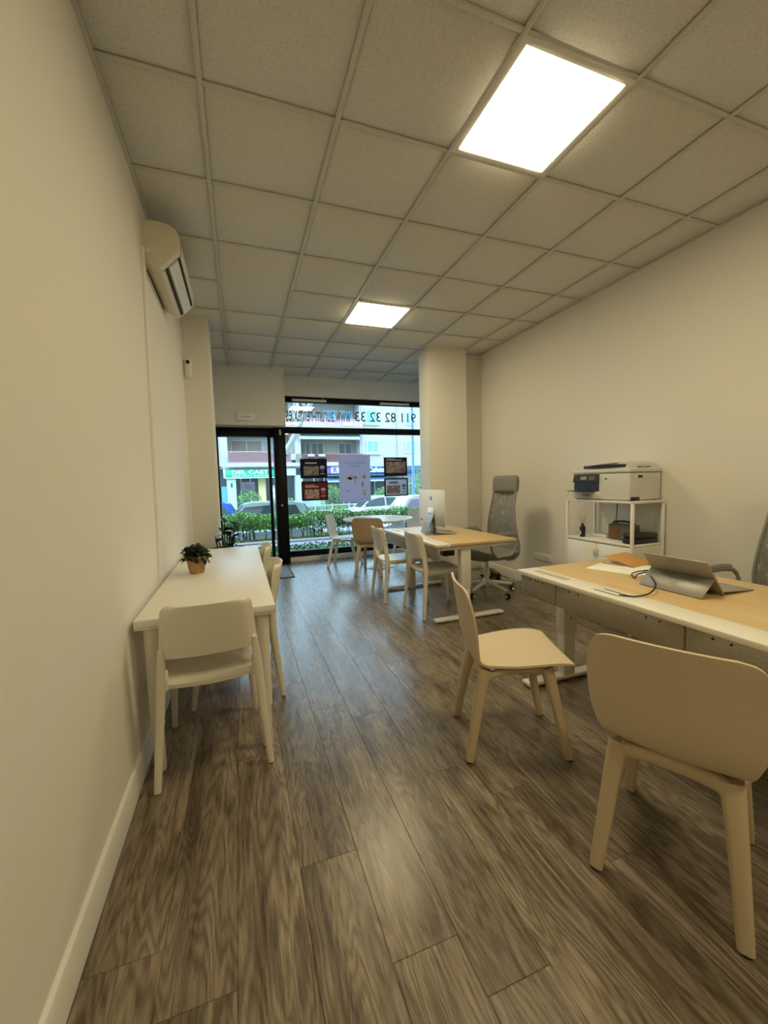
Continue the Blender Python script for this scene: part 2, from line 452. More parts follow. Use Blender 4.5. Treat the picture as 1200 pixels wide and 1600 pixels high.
def decal(name, label, body, loc, width, height, material, bold=0.0):
    t = thing(name, label, 'lettering', loc)
    characters(t, body, (0, 0, 0), width, height, material, OUT_ROT, bold, .002)
    return t
def characters(parent, body, loc, width, height, material, rot, bold=0.0, depth=.002):
    me = text_mesh(body, width, height, depth, bold); me.transform(rot.to_4x4())
    bm = bmesh.new(); bm.from_mesh(me); bpy.data.meshes.remove(me)
    bmesh.ops.remove_doubles(bm, verts=bm.verts[:], dist=1e-5)
    seen = set()
    for v0 in bm.verts[:]:
        if v0 in seen: continue
        comp, st = [], [v0]; seen.add(v0)
        while st:
            v = st.pop(); comp.append(v)
            for e in v.link_edges:
                o = e.other_vert(v)
                if o not in seen: seen.add(o); st.append(o)
        idx = {v: i for i, v in enumerate(comp)}; fs = {f for v in comp for f in v.link_faces}
        m2 = bpy.data.meshes.new('character'); m2.from_pydata([v.co.copy() for v in comp], [], [[idx[v] for v in f.verts] for f in fs]); m2.update()
        link('character', m2, material, parent, loc)
    bm.free()

rnd = random.Random(7)
def leaf_mesh(pts, size, up=.3, jitter=.35, fold=.25, seed=1, long=1.7):
    rg = random.Random(seed); vv, ff = [], []
    for p in pts:
        d = Vector((rg.gauss(0, 1), rg.gauss(0, 1), rg.gauss(0, 1)+up)).normalized()
        t = d.cross(Vector((rg.gauss(0, 1), rg.gauss(0, 1), rg.gauss(0, 1)))).normalized(); b = d.cross(t)
        L = size*(1+rg.uniform(-jitter, jitter)); W = L/long
        p = Vector(p); k = len(vv)
        vv += [p-t*L*.5, p+b*W*.5+d*W*fold, p+t*L*.5, p-b*W*.5+d*W*fold]
        ff += [(k, k+1, k+2), (k, k+2, k+3)]
    me = bpy.data.meshes.new('leaves'); me.from_pydata(vv, [], ff); me.update(); return me
def blob_points(n, c, r, rg, shell=.55):
    out = []
    while len(out) < n:
        v = Vector((rg.uniform(-1, 1), rg.uniform(-1, 1), rg.uniform(-1, 1)))
        l = v.length
        if shell < l < 1: out.append(Vector(c)+Vector((v.x*r[0], v.y*r[1], v.z*r[2])))
    return out

# ================================================================== ROOM SHELL
W_, H_, YB, YF = 3.73, 3.0, -4.0, 5.35
floor = struct(MB().bb(-.1, W_+.1, YB-.1, YF+.1, -.12, -.008).build('floor', 'subfloor', smooth=False))
def plank_mesh(L, Wd):
    b = MB(); g = .0003; c = .0011; x, y = Wd/2-g, L/2-g
    lo = [Vector((sx*x, s_*y, -.008)) for sx, s_ in ((-1, -1), (1, -1), (1, 1), (-1, 1))]
    mid = [Vector((p.x, p.y, -.0012)) for p in lo]
    hi = [Vector((math.copysign(x-c, p.x), math.copysign(y-c, p.y), 0)) for p in lo]
    return b.loft([lo, mid, hi]).mesh('plank', smooth=False)
PW, PL = .195, 1.28
pm_cache = {}
for row in range(20):
    x0 = .017+row*PW; wd = min(PW, W_-x0)
    if wd < .02: continue
    off = -.466 if row == 4 else (1.112+.61*((row*7) % 10)/3.7 + rnd.uniform(-.12, .12))
    y = off-PL*10
    while y+PL <= YB: y += PL
    while y < YF:
        a, b_ = max(y, YB), min(y+PL, YF)
        y += PL
        if b_-a < .03: continue
        key = (round(b_-a, 3), round(wd, 3))
        if key not in pm_cache: pm_cache[key] = plank_mesh(b_-a, wd)
        link('plank', pm_cache[key], 'plank', floor, (x0+wd/2, (a+b_)/2, 0))

# walls
wall_left = struct(MB().bb(-.15, 0, YB, YF+.12, 0, H_+.1).build('wall_left', 'wall'))
wall_right = struct(MB().bb(W_, W_+.15, YB, YF+.12, 0, H_+.1).build('wall_right', 'wall'))
wall_back = struct(MB().bb(-.15, W_+.15, YB-.15, YB, 0, H_+.1).build('wall_back', 'wall'))
wall_front = struct(MB().bb(1.184, W_, 5.30, 5.47, 2.69, H_+.1).build('wall_front', 'wall'))
wall_column_left = struct(MB().bb(0, .25, 3.19, 3.66, 0, H_+.02).build('wall_column_left', 'wall'))
wall_column_right = struct(MB().bb(2.837, 3.40, 3.42, 3.70, 0, H_+.02).build('wall_column_right', 'wall'))
wall_recess = struct(MB().bb(3.40, W_, 3.60, 3.70, 0, H_+.02).build('wall_recess', 'wall'))
wall_soffit = struct(MB().bb(0, 1.184, 4.95, 5.47, 2.165, H_+.02).build('wall_soffit', 'wall'))
wall_jamb = struct(MB().bb(0, .14, 5.10, 5.47, 0, 2.165).build('wall_jamb', 'white_trim'))
def base(name, pts_fn):
    return struct(pts_fn.build(name, 'white_trim'))
bp_l = [(0, 0), (.016, 0), (.016, .098), (.011, .112), (.004, .118), (0, .118)]
base('baseboard_left', MB().prism(bp_l, 'Y', YB, 3.19))
bp_r = [(W_-a, z) for a, z in bp_l]
base('baseboard_right', MB().prism(bp_r, 'Y', YB, 3.60))
base('baseboard_column', MB().bb(2.837, 3.40, 3.405, 3.42, 0, .11, .003))
base('baseboard_recess', MB().bb(3.40, W_-.016, 3.587, 3.60, 0, .11, .003))
base('baseboard_column_left', MB().bb(0.016, .262, 3.177, 3.19, 0, .11, .003))

wall_facade_unseen = struct(MB().bb(-16, 26, 5.47, 5.60, 2.69, 16).bb(-16, -.15, 5.47, 5.60, -.1, 2.69).bb(W_+.15, 26, 5.47, 5.60, -.1, 2.69).build('wall_facade_unseen', 'brick'))  # unseen upper front of this building, added to cut skylight on pavement and hedge
# ceiling: slab, runners, cross tees and lay-in tiles
ceiling = struct(MB().bb(-.1, W_+.1, YB-.1, YF+.12, 3.03, 3.12).build('ceiling', 'dark_gap', smooth=False))
gx = [0, .4, 1.0, 1.6, 2.2, 2.8, 3.4, W_]
gy = [-4.0]+[.6*j for j in range(-6, 9)]+[5.30]
run_me = MB().bb(-.012, .012, YB, 5.30, 0, .008, .0015, 1).mesh('runner')
for x in gx[1:-1]: link('runner', run_me, 'tbar', ceiling, (x, 0, H_-.002))
for x, nm in ((.010, 'wall_angle'), (W_-.010, 'wall_angle')):
    MB().bb(x-.010, x+.010, YB, 5.30, H_-.002, H_+.006).build(nm, 'tbar', ceiling)
tee_cache, tile_cache = {}, {}
LONG = (1, 1.8, 3.0)
panels = {(3, 0.0), (3, 2.4), (3, -2.4)}
for ci in range(len(gx)-1):
    xa, xb = gx[ci], gx[ci+1]
    ri = 0
    while ri < len(gy)-1:
        ya, yb = gy[ri], gy[ri+1]; ri += 1
        if ci == 1 and abs(ya-1.8) < .01: yb = gy[ri+1]; ri += 1
        if xb < 1.1 and yb > 4.95: yb = 4.95
        if ri > 1 or True:
            k = round(xb-xa, 3)
            if k not in tee_cache: tee_cache[k] = MB().bb(-k/2+.012, k/2-.012, -.012, .012, 0, .008, .0015, 1).mesh('cross_tee')
            if ya > YB+.01: link('cross_tee', tee_cache[k], 'tbar', ceiling, ((xa+xb)/2, ya, H_-.001))
        if (ci, round(ya, 1)) in panels: continue
        k = (round(xb-xa, 3), round(yb-ya, 3))
        if k not in tile_cache:
            tile_cache[k] = MB().bb(-k[0]/2+.004, k[0]/2-.004, -k[1]/2+.004, k[1]/2-.004, 0, .014, .002, 1).mesh('ceiling_tile')
        link('ceiling_tile', tile_cache[k], 'ceiling', ceiling, ((xa+xb)/2, (ya+yb)/2, H_+.0075))

# ceiling light panels
def ceiling_light(x0, y0, label):
    t = thing('ceiling_light', label, 'light', (x0+.3, y0+.3, H_), group='square ceiling light panels')
    b = MB()
    for s in (-1, 1):
        b.bb(-.294, .294, s*.279-.015, s*.279+.015, -.004, .016, .002, 1); b.bb(s*.279-.015, s*.279+.015, -.264, .264, -.004, .016, .002, 1)
    b.build('frame', 'fixture', t)
    MB().bb(-.266, .266, -.266, .266, .002, .010).build('diffuser', 'panel_light', t)
    return t
ceiling_light(1.6, 0.0, 'large glowing square ceiling light panel nearest the viewer')
ceiling_light(1.6, 2.4, 'smaller-looking glowing ceiling light panel further back toward the window')
ceiling_light(1.6, -2.4, 'added unseen ceiling light panel behind the viewer')  # unseen panel continuing the row, added to light this end of the room

# ================================================================== SHOPFRONT
window_1 = struct(thing('window_1', None, None, (0, 0, 0)))
b = MB(); b.bb(1.19, W_, 5.35, 5.42, 2.605, 2.69, .003, 1); b.build('window_head', 'black_frame', window_1)
b = MB(); b.bb(1.19, W_, 5.34, 5.43, 2.105, 2.205, .003, 1); b.build('transom_bar', 'black_frame', window_1)
b = MB(); b.bb(1.19, W_, 5.34, 5.43, .075, .172, .003, 1); b.build('bottom_rail', 'black_frame', window_1)
b = MB(); b.bb(3.65, W_, 5.35, 5.42, .17, 2.61, .003, 1); b.build('window_stile', 'black_frame', window_1)
b = MB(); b.bb(1.13, W_, 5.27, 5.43, 0, .075, .004, 2); b.build('window_sill', 'white_trim', window_1)
MB().bb(1.19, 3.65, 5.388, 5.394, 2.205, 2.605).build('transom_pane', 'glass', window_1)
MB().bb(1.19, 3.65, 5.388, 5.394, .172, 2.105).build('pane', 'glass', window_1)
for x0, x1 in ((1.34, 1.90), (2.84, 3.39)):
    br = MB().bb(x0, x1, 5.315, 5.348, 2.615, 2.65, .003, 1).bb(x0+.01, x1-.01, 5.305, 5.32, 2.628, 2.640).build('blind_bracket', 'white_trim', window_1)
    MB().tube([(x1-.06, 5.32, 2.65), (x1-.06, 5.32, 2.72)], .004, 6).bb(x1-.09, x1-.03, 5.295, 5.32, 2.70, 2.715).build('bracket_pin', 'white_trim', br)
door_1 = struct(thing('door_1', None, None, (0, 0, 0)))
b = MB(); b.bb(1.015, 1.19, 5.16, 5.43, 0, 2.165, .004, 1); b.build('door_post', 'black_frame', door_1)
b = MB(); b.bb(.14, 1.015, 5.22, 5.43, 2.035, 2.165, .003, 1); b.build('door_head', 'black_frame', door_1)
b = MB(); b.bb(.14, .20, 5.28, 5.36, .10, 2.035, .003, 1); b.build('door_stile', 'black_frame', door_1)
b = MB(); b.bb(.925, .972, 5.28, 5.36, .10, 2.035, .003, 1); b.build('door_stile', 'black_frame', door_1)
b = MB(); b.bb(.14, 1.015, 5.10, 5.40, 0, .10, .003, 1); b.build('door_threshold', 'black_frame', door_1)
MB().bb(.20, .925, 5.316, 5.322, .10, 2.035).build('pane', 'glass', door_1)
MB().bb(.972, 1.015, 5.316, 5.322, .10, 2.035).build('pane', 'glass', door_1)
MB().bb(1.085, 1.105, 5.148, 5.162, .93, .965, .003).build('lock', 'chrome', door_1)
MB().bb(1.10, 1.125, 5.140, 5.162, 2.05, 2.13, .003).build('door_sensor', 'white_trim', door_1)

# lettering on glass (read from the street)
decal('phone_lettering', 'mirrored grey phone number lettering on the upper window glass', '911 82 32 33', (3.54, 5.386, 2.325), 1.14, .165, 'decal', .004)
decal('web_lettering', 'mirrored grey web address lettering on the upper window glass', 'www.aurum-remax.es', (2.32, 5.386, 2.30), 1.08, .17, 'decal')
decal('web_lettering', 'small mirrored web address lettering low on the window above the round table', 'www.aurum-remax.es', (3.0, 5.386, .69), 1.32, .085, 'decal')
decal('phone_lettering', 'dark mirrored phone number lettering lowest on the window behind the round table', '911 82 32 33', (2.88, 5.386, .555), .86, .11, 'decal_dk', .01)

# posters in the window
def balloon(parent, x, z, s, y, cols):
    b = MB(); b.prism([(x+s*.5*math.cos(a), z+s*.5*math.sin(a)) for a in [math.pi*i/10 for i in range(11)]], 'Y', y, y+.001); b.build('logo_top', cols[0], parent)
    b = MB(); b.prism([(x-s*.5, z-s*.02), (x+s*.5, z-s*.02), (x+s*.42, z-s*.22), (x-s*.42, z-s*.22)], 'Y', y, y+.001); b.build('logo_band', cols[1], parent)
    b = MB(); b.prism([(x-s*.40, z-s*.25), (x+s*.40, z-s*.25), (x+s*.10, z-s*.62), (x-s*.10, z-s*.62)], 'Y', y, y+.001); b.build('logo_base', cols[2], parent)
    b = MB(); b.prism([(x-s*.08, z-s*.74), (x+s*.08, z-s*.74), (x+s*.08, z-s*.88), (x-s*.08, z-s*.88)], 'Y', y, y+.001); b.build('logo_basket', cols[0], parent)
M['poster_navy'] = mat('poster_navy', (.010, .012, .040), .6, spec=.15)
M['poster_red'] = mat('poster_red', (.20, .018, .024), .6, spec=.15)
M['poster_black'] = mat('poster_black', (.022, .018, .022), .6, spec=.15)
M['poster_white'] = translucent_paper('poster_white', (.66, .66, .72), .5)
M['poster_lilac'] = translucent_paper('poster_lilac', (.62, .60, .72), .55)
M['ink_grey'] = mat('ink_grey', (.24, .26, .40), .7)
M['ink_light'] = mat('ink_light', (.55, .55, .62), .6)
M['ink_blue'] = mat('ink_blue', (.06, .08, .28), .6)
M['ink_red'] = mat('ink_red', (.55, .12, .12), .6)
M['ink_peach'] = mat('ink_peach', (.62, .42, .44), .7)
M['photo_a'] = picture_material('photo_grey', [(.02, .02, .02), (.16, .14, .12), (.34, .31, .27), (.12, .10, .08)], 14)
M['photo_b'] = picture_material('photo_warm', [(.03, .015, .01), (.32, .12, .06), (.62, .50, .46), (.08, .05, .05)], 22)
M['photo_c'] = picture_material('photo_dark', [(.015, .015, .02), (.22, .12, .09), (.5, .36, .28), (.05, .05, .06)], 16)
M['photo_d'] = picture_material('photo_pale', [(.5, .55, .62), (.12, .10, .10), (.40, .20, .12), (.62, .66, .74)], 20)
def framed(x0, x1, z0, z1, sheet, photo, ink, logo, label, photo_box, heads):
    t = thing('window_poster', label, 'poster', ((x0+x1)/2, 5.368, z0), group='framed notices hanging in the window')
    hw = (x1-x0)/2; h = z1-z0
    b = MB(); e = .022
    b.bb(-hw, hw, -.008, .008, 0, e, .002, 1); b.bb(-hw, hw, -.008, .008, h-e, h, .002, 1)
    b.bb(-hw, -hw+e, -.008, .008, e, h-e, .002, 1); b.bb(hw-e, hw, -.008, .008, e, h-e, .002, 1)
    b.build('frame', 'black_frame', t)
    MB().bb(-hw+e, hw-e, -.003, .004, e, h-e).build('sheet', sheet, t)
    px0, px1, pz0, pz1 = photo_box
    MB().bb(-hw+px0*2*hw, -hw+px1*2*hw, -.0045, -.003, pz0*h, pz1*h).build('picture', photo, t)
    for a, c, zz, th in heads:
        MB().bb(-hw+a*2*hw, -hw+c*2*hw, -.0045, -.003, zz*h-th/2, zz*h+th/2).build('heading_line', ink, t)
    if logo:
        balloon(t, -hw+.82*2*hw, .52*h, .085, -.0045, logo)
        MB().bb(-hw+.73*2*hw, -hw+.91*2*hw, -.0045, -.003, .20*h, .235*h).build('logo_line', ink, t)
    for s in (-1, 1): MB().tube([(s*(hw-.04), .0, h), (s*(hw-.04), .0, h+.03)], .0015, 5).build('hanger', 'chrome', t)
    return t
LG = ('ink_light', 'ink_red', 'ink_blue')
framed(1.432, 1.878, 1.368, 1.690, 'poster_navy', 'photo_a', 'ink_light', ('ink_light', 'ink_grey', 'ink_blue'), 'black framed navy notice with a grey photo, upper left in the window', (.12, .68, .14, .62), [(.18, .62, .78, .022)])
framed(1.440, 1.880, 0.996, 1.316, 'poster_red', 'photo_b', 'ink_light', ('ink_light', 'ink_blue', 'ink_red'), 'black framed red notice with a photo of people, below the navy one', (.12, .66, .10, .58), [(.14, .64, .72, .02), (.14, .5, .80, .01)])
framed(2.898, 3.338, 1.378, 1.706, 'poster_black', 'photo_c', 'ink_light', None, 'black framed dark photo notice, upper right in the window', (.08, .94, .16, .76), [(.10, .78, .86, .016), (.10, .46, .925, .014)])
framed(2.898, 3.348, 1.018, 1.338, 'poster_white', 'photo_d', 'ink_blue', ('ink_blue', 'ink_light', 'ink_blue'), 'black framed pale notice with a photo, lower right in the window', (.10, .66, .14, .60), [(.20, .56, .78, .02), (.20, .60, .71, .014)])
# hanging map poster
t = thing('map_poster', 'large pale lilac map poster hanging in the middle of the window', 'poster', (2.36, 5.366, .945))
MB().bb(-.28, .28, -.001, .001, 0, .81).build('sheet', 'poster_lilac', t)
lettering('heading', 'PRIMERA MARCA', (.19, -.0022, .655), .38, .035, 'ink_grey', OUT_ROT, t, depth=.001)
lettering('heading', 'MUNDIAL', (.10, -.0022, .605), .20, .032, 'ink_grey', OUT_ROT, t, depth=.001)
for z, a in ((.725, .20), (.575, .16)): MB().bb(-a, a, -.0022, -.001, z, z+.006).build('fine_print', 'ink_light', t)
lettering('brand_line', 'RE/MAX', (.235, -.0022, .035), .17, .022, 'ink_grey', OUT_ROT, t, depth=.001)
for name, ctr, rr, mt_ in (('map_land', (-.06, .42), (.10, .040), 'ink_peach'), ('map_land', (-.10, .40), (.055, .03), 'ink_peach'), ('map_land', (.155, .45), (.055, .05), 'ink_light'), ('map_land', (.17, .40), (.025, .05), 'ink_light'), ('map_land', (.135, .30), (.028, .055), 'ink_grey'), ('map_land', (-.13, .19), (.02, .014), 'ink_grey'), ('map_land', (.02, .40), (.03, .035), 'ink_light'), ('map_land', (0, .35), (.018, .03), 'ink_peach')):
    pts = [(ctr[0]+rr[0]*math.cos(a)*rnd.uniform(.6, 1.1), ctr[1]+rr[1]*math.sin(a)*rnd.uniform(.6, 1.1)) for a in [2*math.pi*i/14 for i in range(14)]]
    MB().prism(pts, 'Y', -.0024, -.001).build(name, mt_, t)
balloon(t, .165, .165, .09, -.0022, ('ink_peach', 'ink_light', 'ink_grey'))
for s in (-1, 1): MB().tube([(s*.25, 0, .81), (s*.25, 0, .83)], .0015, 5).build('hanger', 'chrome', t)
t = thing('door_notice', 'small pale paper notice taped to the glass door', 'notice', (.60, 5.312, 1.195))
MB().bb(-.105, .105, -.001, .001, 0, .135).build('sheet', 'poster_lilac', t)
for z in (.085, .06, .04): MB().bb(-.055, .055, -.0022, -.001, z, z+.006).build('text_line', 'ink_grey', t)
t = thing('paper_notice', 'pale paper sheet low on the window glass behind the round table', 'notice', (3.14, 5.384, .42))
MB().bb(-.12, .12, -.001, .001, 0, .17).build('sheet', 'poster_white', t)
MB().bb(-.05, .05, -.0022, -.001, .09, .10).build('text_line', 'ink_grey', t)

# soffit emergency light, sensor camera, mat
t = thing('emergency_light', 'white rectangular emergency light on the soffit above the door', 'light', (.615, 4.95, 2.225))
MB().bb(-.128, .128, -.035, 0, 0, .115, .006).build('housing', 'white_trim', t)
MB().bb(-.110, .110, -.039, -.035, .015, .100, .003).build('lens', 'fixture', t)
MB().bb(-.07, .07, -.0405, -.039, .045, .065).build('lamp_strip', 'tbar', t)
t = thing('security_sensor', 'small white motion sensor with black lens on the left column', 'sensor', (.022, 3.19, 2.375))
MB().bb(-.004, .056, -.028, 0, 0, .185, .012, 3).build('housing', 'white_trim', t)
MB().lathe([(0, -.006), (.016, -.004), (.02, .004), (.018, .012)], 14, (.026, -.032, .155), 'Y').build('lens', 'black_plastic', t)
MB().bb(.016, .036, -.0295, -.028, .05, .053).build('seam', 'tbar', t)
t = thing('door_mat', 'blue grey door mat in front of the glass door', 'mat', (.66, 4.63, 0))
MB().bb(-.47, .47, -.43, .43, .0005, .010, .003).build('pile', 'mat', t)
b = MB(); b.bb(.455, .475, -.44, .44, .0005, .012, .003); b.bb(-.475, .455, -.44, -.42, .0005, .012, .003); b.build('edge', 'rubber', t)

# ================================================================== AIR CONDITIONER + CONDUIT
t = thing('air_conditioner', 'cream wall-mounted air conditioner high on the left wall', 'air conditioner', (.0, 1.43, 2.60))
prof = [(0, .245), (.035, .262), (.09, .268), (.15, .258), (.19, .232), (.205, .195), (.203, .115), (.105, .012), (.085, .004), (.0, .045)]
M['ac'] = mat('ac_plastic', (.74, .69, .55), .4)
M['ac_light'] = mat('ac_louvre', (.85, .84, .78), .35)
body = MB().prism(prof, 'Y', 0, .80).build('body', 'ac', t, sharp=28)
MB().prism([(a*1.012, z*1.0+.0) for a, z in prof], 'Y', .055, .058).build('end_seam', 'dark_gap', t)
def slot(u0, u1, dn, y0, y1):      # strip on the sloped outlet face
    p0, p1 = Vector((.203, .115)), Vector((.105, .012)); n_ = Vector((.725, -.69))
    a, c = p0.lerp(p1, u0), p0.lerp(p1, u1)
    return MB().prism([tuple(a), tuple(c), tuple(c+n_*dn), tuple(a+n_*dn)], 'Y', y0, y1)
slot(.06, .20, .002, .06, .77).build('outlet_slot', 'dark_gap', t)
slot(.26, .74, .012, .06, .77).build('louvre', 'ac_light', t)
for u in (.36, .48, .60): slot(u, u+.02, .0135, .065, .765).build('louvre_groove', 'tbar', t)
slot(.78, .95, .002, .06, .77).build('outlet_slot', 'dark_gap', t)
MB().lathe([(0, 0), (.016, 0), (.016, -.003), (0, -.003)], 16, (.03, 0, .09), 'Y').build('knockout', 'ac_light', t)
MB().bb(.0, .006, .12, .70, .028, .034).build('mount_gap', 'dark_gap', t)
o = MB().prism([(-.013, 0), (.013, 0), (.013, .014), (.008, .018), (-.008, .018), (-.013, .014)], 'X', 0, .018)
o.bm.free()
o = MB(); o.loft([[Vector((.0, y-.013, z)), Vector((.0, y+.013, z)), Vector((.014, y+.013, z)), Vector((.018, y+.008, z)), Vector((.018, y-.008, z)), Vector((.014, y-.013, z))] for y, z in ((1.40, 2.69), (1.26, .76))])
o = o.build('cable_conduit', 'white_trim'); tag(o, 'thin white cable conduit running down the left wall below the air conditioner', 'conduit')

# ================================================================== CHAIRS
def rr_path(pts, secs, n=12, ref=(0, 1, 0)):
    return MB().tube(pts, secs, n, ref, power=.55)
def make_shell_chair(name, label, group):
    t = thing(name, label, 'chair', group=group)
    ctrl = [(.232, .428, .170, 0, .00), (.236, .436, .190, 0, .004), (.226, .443, .203, 0, .006), (.17, .447, .213, 0, .010), (.08, .440, .218, 0, .014),
            (-.02, .428, .208, .0, .016), (-.10, .422, .188, .004, .016), (-.160, .430, .176, .010, .008), (-.202, .464, .190, .018, .002), (-.222, .53, .212, .026, 0),
            (-.233, .60, .223, .030, 0), (-.243, .67, .225, .030, 0), (-.253, .735, .217, .026, 0), (-.259, .772, .204, .022, 0), (-.263, .793, .180, .018, 0), (-.264, .800, .145, .012, 0)]
    prof = crv(ctrl, 4); NU = 16
    P = [[Vector((hw*u, y+cf*u*u, z+cz*u*u)) for u in [math.sin(math.pi/2*(2*i/NU-1)*.96)/math.sin(math.pi/2*.96) for i in range(NU+1)]] for y, z, hw, cf, cz in prof]
    MB().grid(P, .010).build('shell', 'odger', t, sharp=50)
    for s in (-1, 1):
        rear = [(s*.138, -.142, .412), (s*.146, -.156, .37), (s*.157, -.178, .28), (s*.184, -.228, .006)]
        rr_path(rear, [(.034, .030), (.029, .027), (.025, .0235), (.0195, .018)]).build('leg', 'odger_frame', t)
        fr = [(s*.140, .132, .418), (s*.147, .146, .37), (s*.156, .166, .28), (s*.180, .222, .006)]
        rr_path(fr, [(.031, .028), (.027, .025), (.023, .022), (.0185, .017)]).build('leg', 'odger_frame', t)
    f = MB()
    f.tube(crv([(-.158, -.172, .335), (-.140, -.158, .382), (-.10, -.152, .402), (0, -.150, .408), (.10, -.152, .402), (.140, -.158, .382), (.158, -.172, .335)], 4), [(.024*k, .022*k) for k in [.35+.65*sm(min(1, min(i, 24-i)/6)) for i in range(25)]], 8, (0, 1, 0), power=.7)
    f.tube(crv([(-.150, .130, .395), (-.11, .130, .417), (0, .130, .420), (.11, .130, .417), (.150, .130, .395)], 4), (.016, .012), 8, (0, 1, 0), power=.7)
    for s in (-1, 1):
        f.tube(crv([(s*.156, -.168, .340), (s*.158, -.11, .398), (s*.158, 0, .412), (s*.156, .10, .414), (s*.152, .140, .390)], 4), [(.015*k, .016*k) for k in [.35+.65*sm(min(1, min(i, 16-i)/5)) for i in range(17)]], 8, (1, 0, 0), power=.7)
    f.build('seat_frame', 'odger_frame', t)
    for s in (-1, 1):
        for y in (-.228, .222): MB().lathe([(0, 0), (.016, 0), (.017, .007), (0, .007)], 10, (s*(.184 if y < 0 else .180), y, 0)).build('foot_pad', 'rubber', t)
    return t
sc0 = make_shell_chair('shell_chair', 'beige moulded shell chair standing sideways in the aisle before the near desk', 'moulded shell chairs')
sc0.location = (1.680, .226, 0); sc0.rotation_euler.z = facing(.426, -.158)
dup(sc0, (1.806, -.512, 0), facing(.412, .214), 'beige moulded shell chair at the lower right, its back to the viewer')
WH = {'shell_plastic': 'shell_white', 'frame_plastic': 'shell_white'}
SHADED = {'shell_plastic': 'odger_shaded'}
dup(sc0, (1.962, 4.62, 0), facing(.88, -.475), 'white moulded shell chair left of the round table by the window', mats=WH)
dup(sc0, (2.195, 3.98, 0), facing(.55, .83), 'beige moulded shell chair coloured brown for shade on the near side of the round table', mats=SHADED)
dup(sc0, (3.08, 4.72, 0), facing(-.90, -.43), 'white moulded shell chair right of the round table, half hidden by the monitor', mats=WH)

def make_side_chair(name, label, group):
    t = thing(name, label, 'chair', group=group)
    NU = 28; P = []
    for v in (0, .02, .15, .3, .45, .6, .72, .80, .86, .895, .925, .95, .97, .985, .995, 1.0):
        z = .560+.232*v
        hw = .205-.024*v
        if v > .86: hw -= .034*(1-math.sqrt(max(0, 1-((v-.86)/.14)**2)))
        row = []
        for i in range(NU+1):
            u = 2*i/NU-1
            y = -.222-.046*v-.034*(1-u*u)
            if abs(u) > .82: y += (abs(u)-.82)*.16
            dz = -.010*(1-v)*max(0, abs(u)-.82)/.18
            row.append(Vector((hw*u, y, z+dz)))
        P.append(row)
    MB().grid(P, .011).build('backrest', 'white_plastic', t, sharp=40)
    P = []
    for k in range(15):
        v = k/14; y = -.200+.425*v
        hw = .186+.012*math.sin(math.pi*v)
        if v > .85: hw -= .03*(1-math.sqrt(max(0, 1-((v-.85)/.15)**2)))
        P.append([Vector((hw*u, y-.016*(1-u*u)*(1-v), .438-.010*math.sin(math.pi*v)*(1-u*u)+.006*u*u - (.008 if v in (0, 1) else 0))) for u in [2*i/14-1 for i in range(15)]])
    MB().grid(P, .020).build('seat', 'white_plastic', t, sharp=40)
    for s in (-1, 1):
        rr_path([(s*.190, -.222, .60), (s*.193, -.216, .53), (s*.200, -.212, .43), (s*.213, -.228, .24), (s*.232, -.254, .004)],
                [(.010, .014), (.017, .020), (.019, .021), (.017, .018), (.014, .014)], ref=(0, 1, 0)).build('leg', 'white_plastic', t)
        rr_path([(s*.178, .185, .426), (s*.182, .196, .39), (s*.196, .222, .20), (s*.208, .248, .004)],
                [(.018, .020), (.017, .018), (.016, .016), (.0135, .013)], ref=(0, 1, 0)).build('leg', 'white_plastic', t)
        MB().box((s*.182, -.198, .455), (.020, .040, .085), .007).build('seat_bracket', 'white_plastic', t)
        MB().tube([(s*.182, -.19, .415), (s*.176, 0, .410), (s*.178, .18, .415)], (.012, .012), 8).build('side_rail', 'white_plastic', t)
        for x, y in ((.232, -.254), (.208, .248)): MB().lathe([(0, 0), (.010, 0), (.011, .006), (0, .006)], 8, (s*x, y, 0)).build('foot_pad', 'rubber', t)
    return t
te0 = make_side_chair('side_chair', 'cream plastic side chair at the near end of the wall table', 'cream plastic side chairs')
te0.location = (.305, .712, 0); te0.rotation_euler.z = R(3.0)
dup(te0, (.412, 1.285, 0), R(90), 'nearer cream side chair tucked under the long side of the wall table')
dup(te0, (.402, 2.04, 0), R(91), 'farther cream side chair tucked under the long side of the wall table')
dup(te0, (2.118, 2.765, 0), facing(1, -.02), 'cream side chair at the far desk nearer the round table')
dup(te0, (2.262, 2.140, 0), facing(1, .01), 'cream side chair at the far desk nearer the viewer')

# ================================================================== WALL TABLE
t = thing('wall_table', 'long white table against the left wall', 'table', (.31, 1.53, 0))
TZ = .72
MB().bb(-.290, .295, -.99, .99, TZ-.034, TZ, .003).build('table_top', 'white_lam', t)
for x in (-.235, .235):
    for y in (-.93, .93):
        lg = MB().lathe([(.022, 0), (.024, .006), (.024, .20), (.0245, .21), (.030, .212), (.0305, .50), (.032, TZ-.05)], 18, (x, y, .004)).build('leg', 'desk_metal', t)
        MB().lathe([(0, 0), (.019, 0), (.019, .006), (0, .006)], 14, (x, y, 0)).build('foot_pad', 'rubber', lg)
        MB().bb(x-.055, x+.055, y-.055, y+.055, TZ-.046, TZ-.0345, .004).build('mount_plate', 'desk_metal', lg)

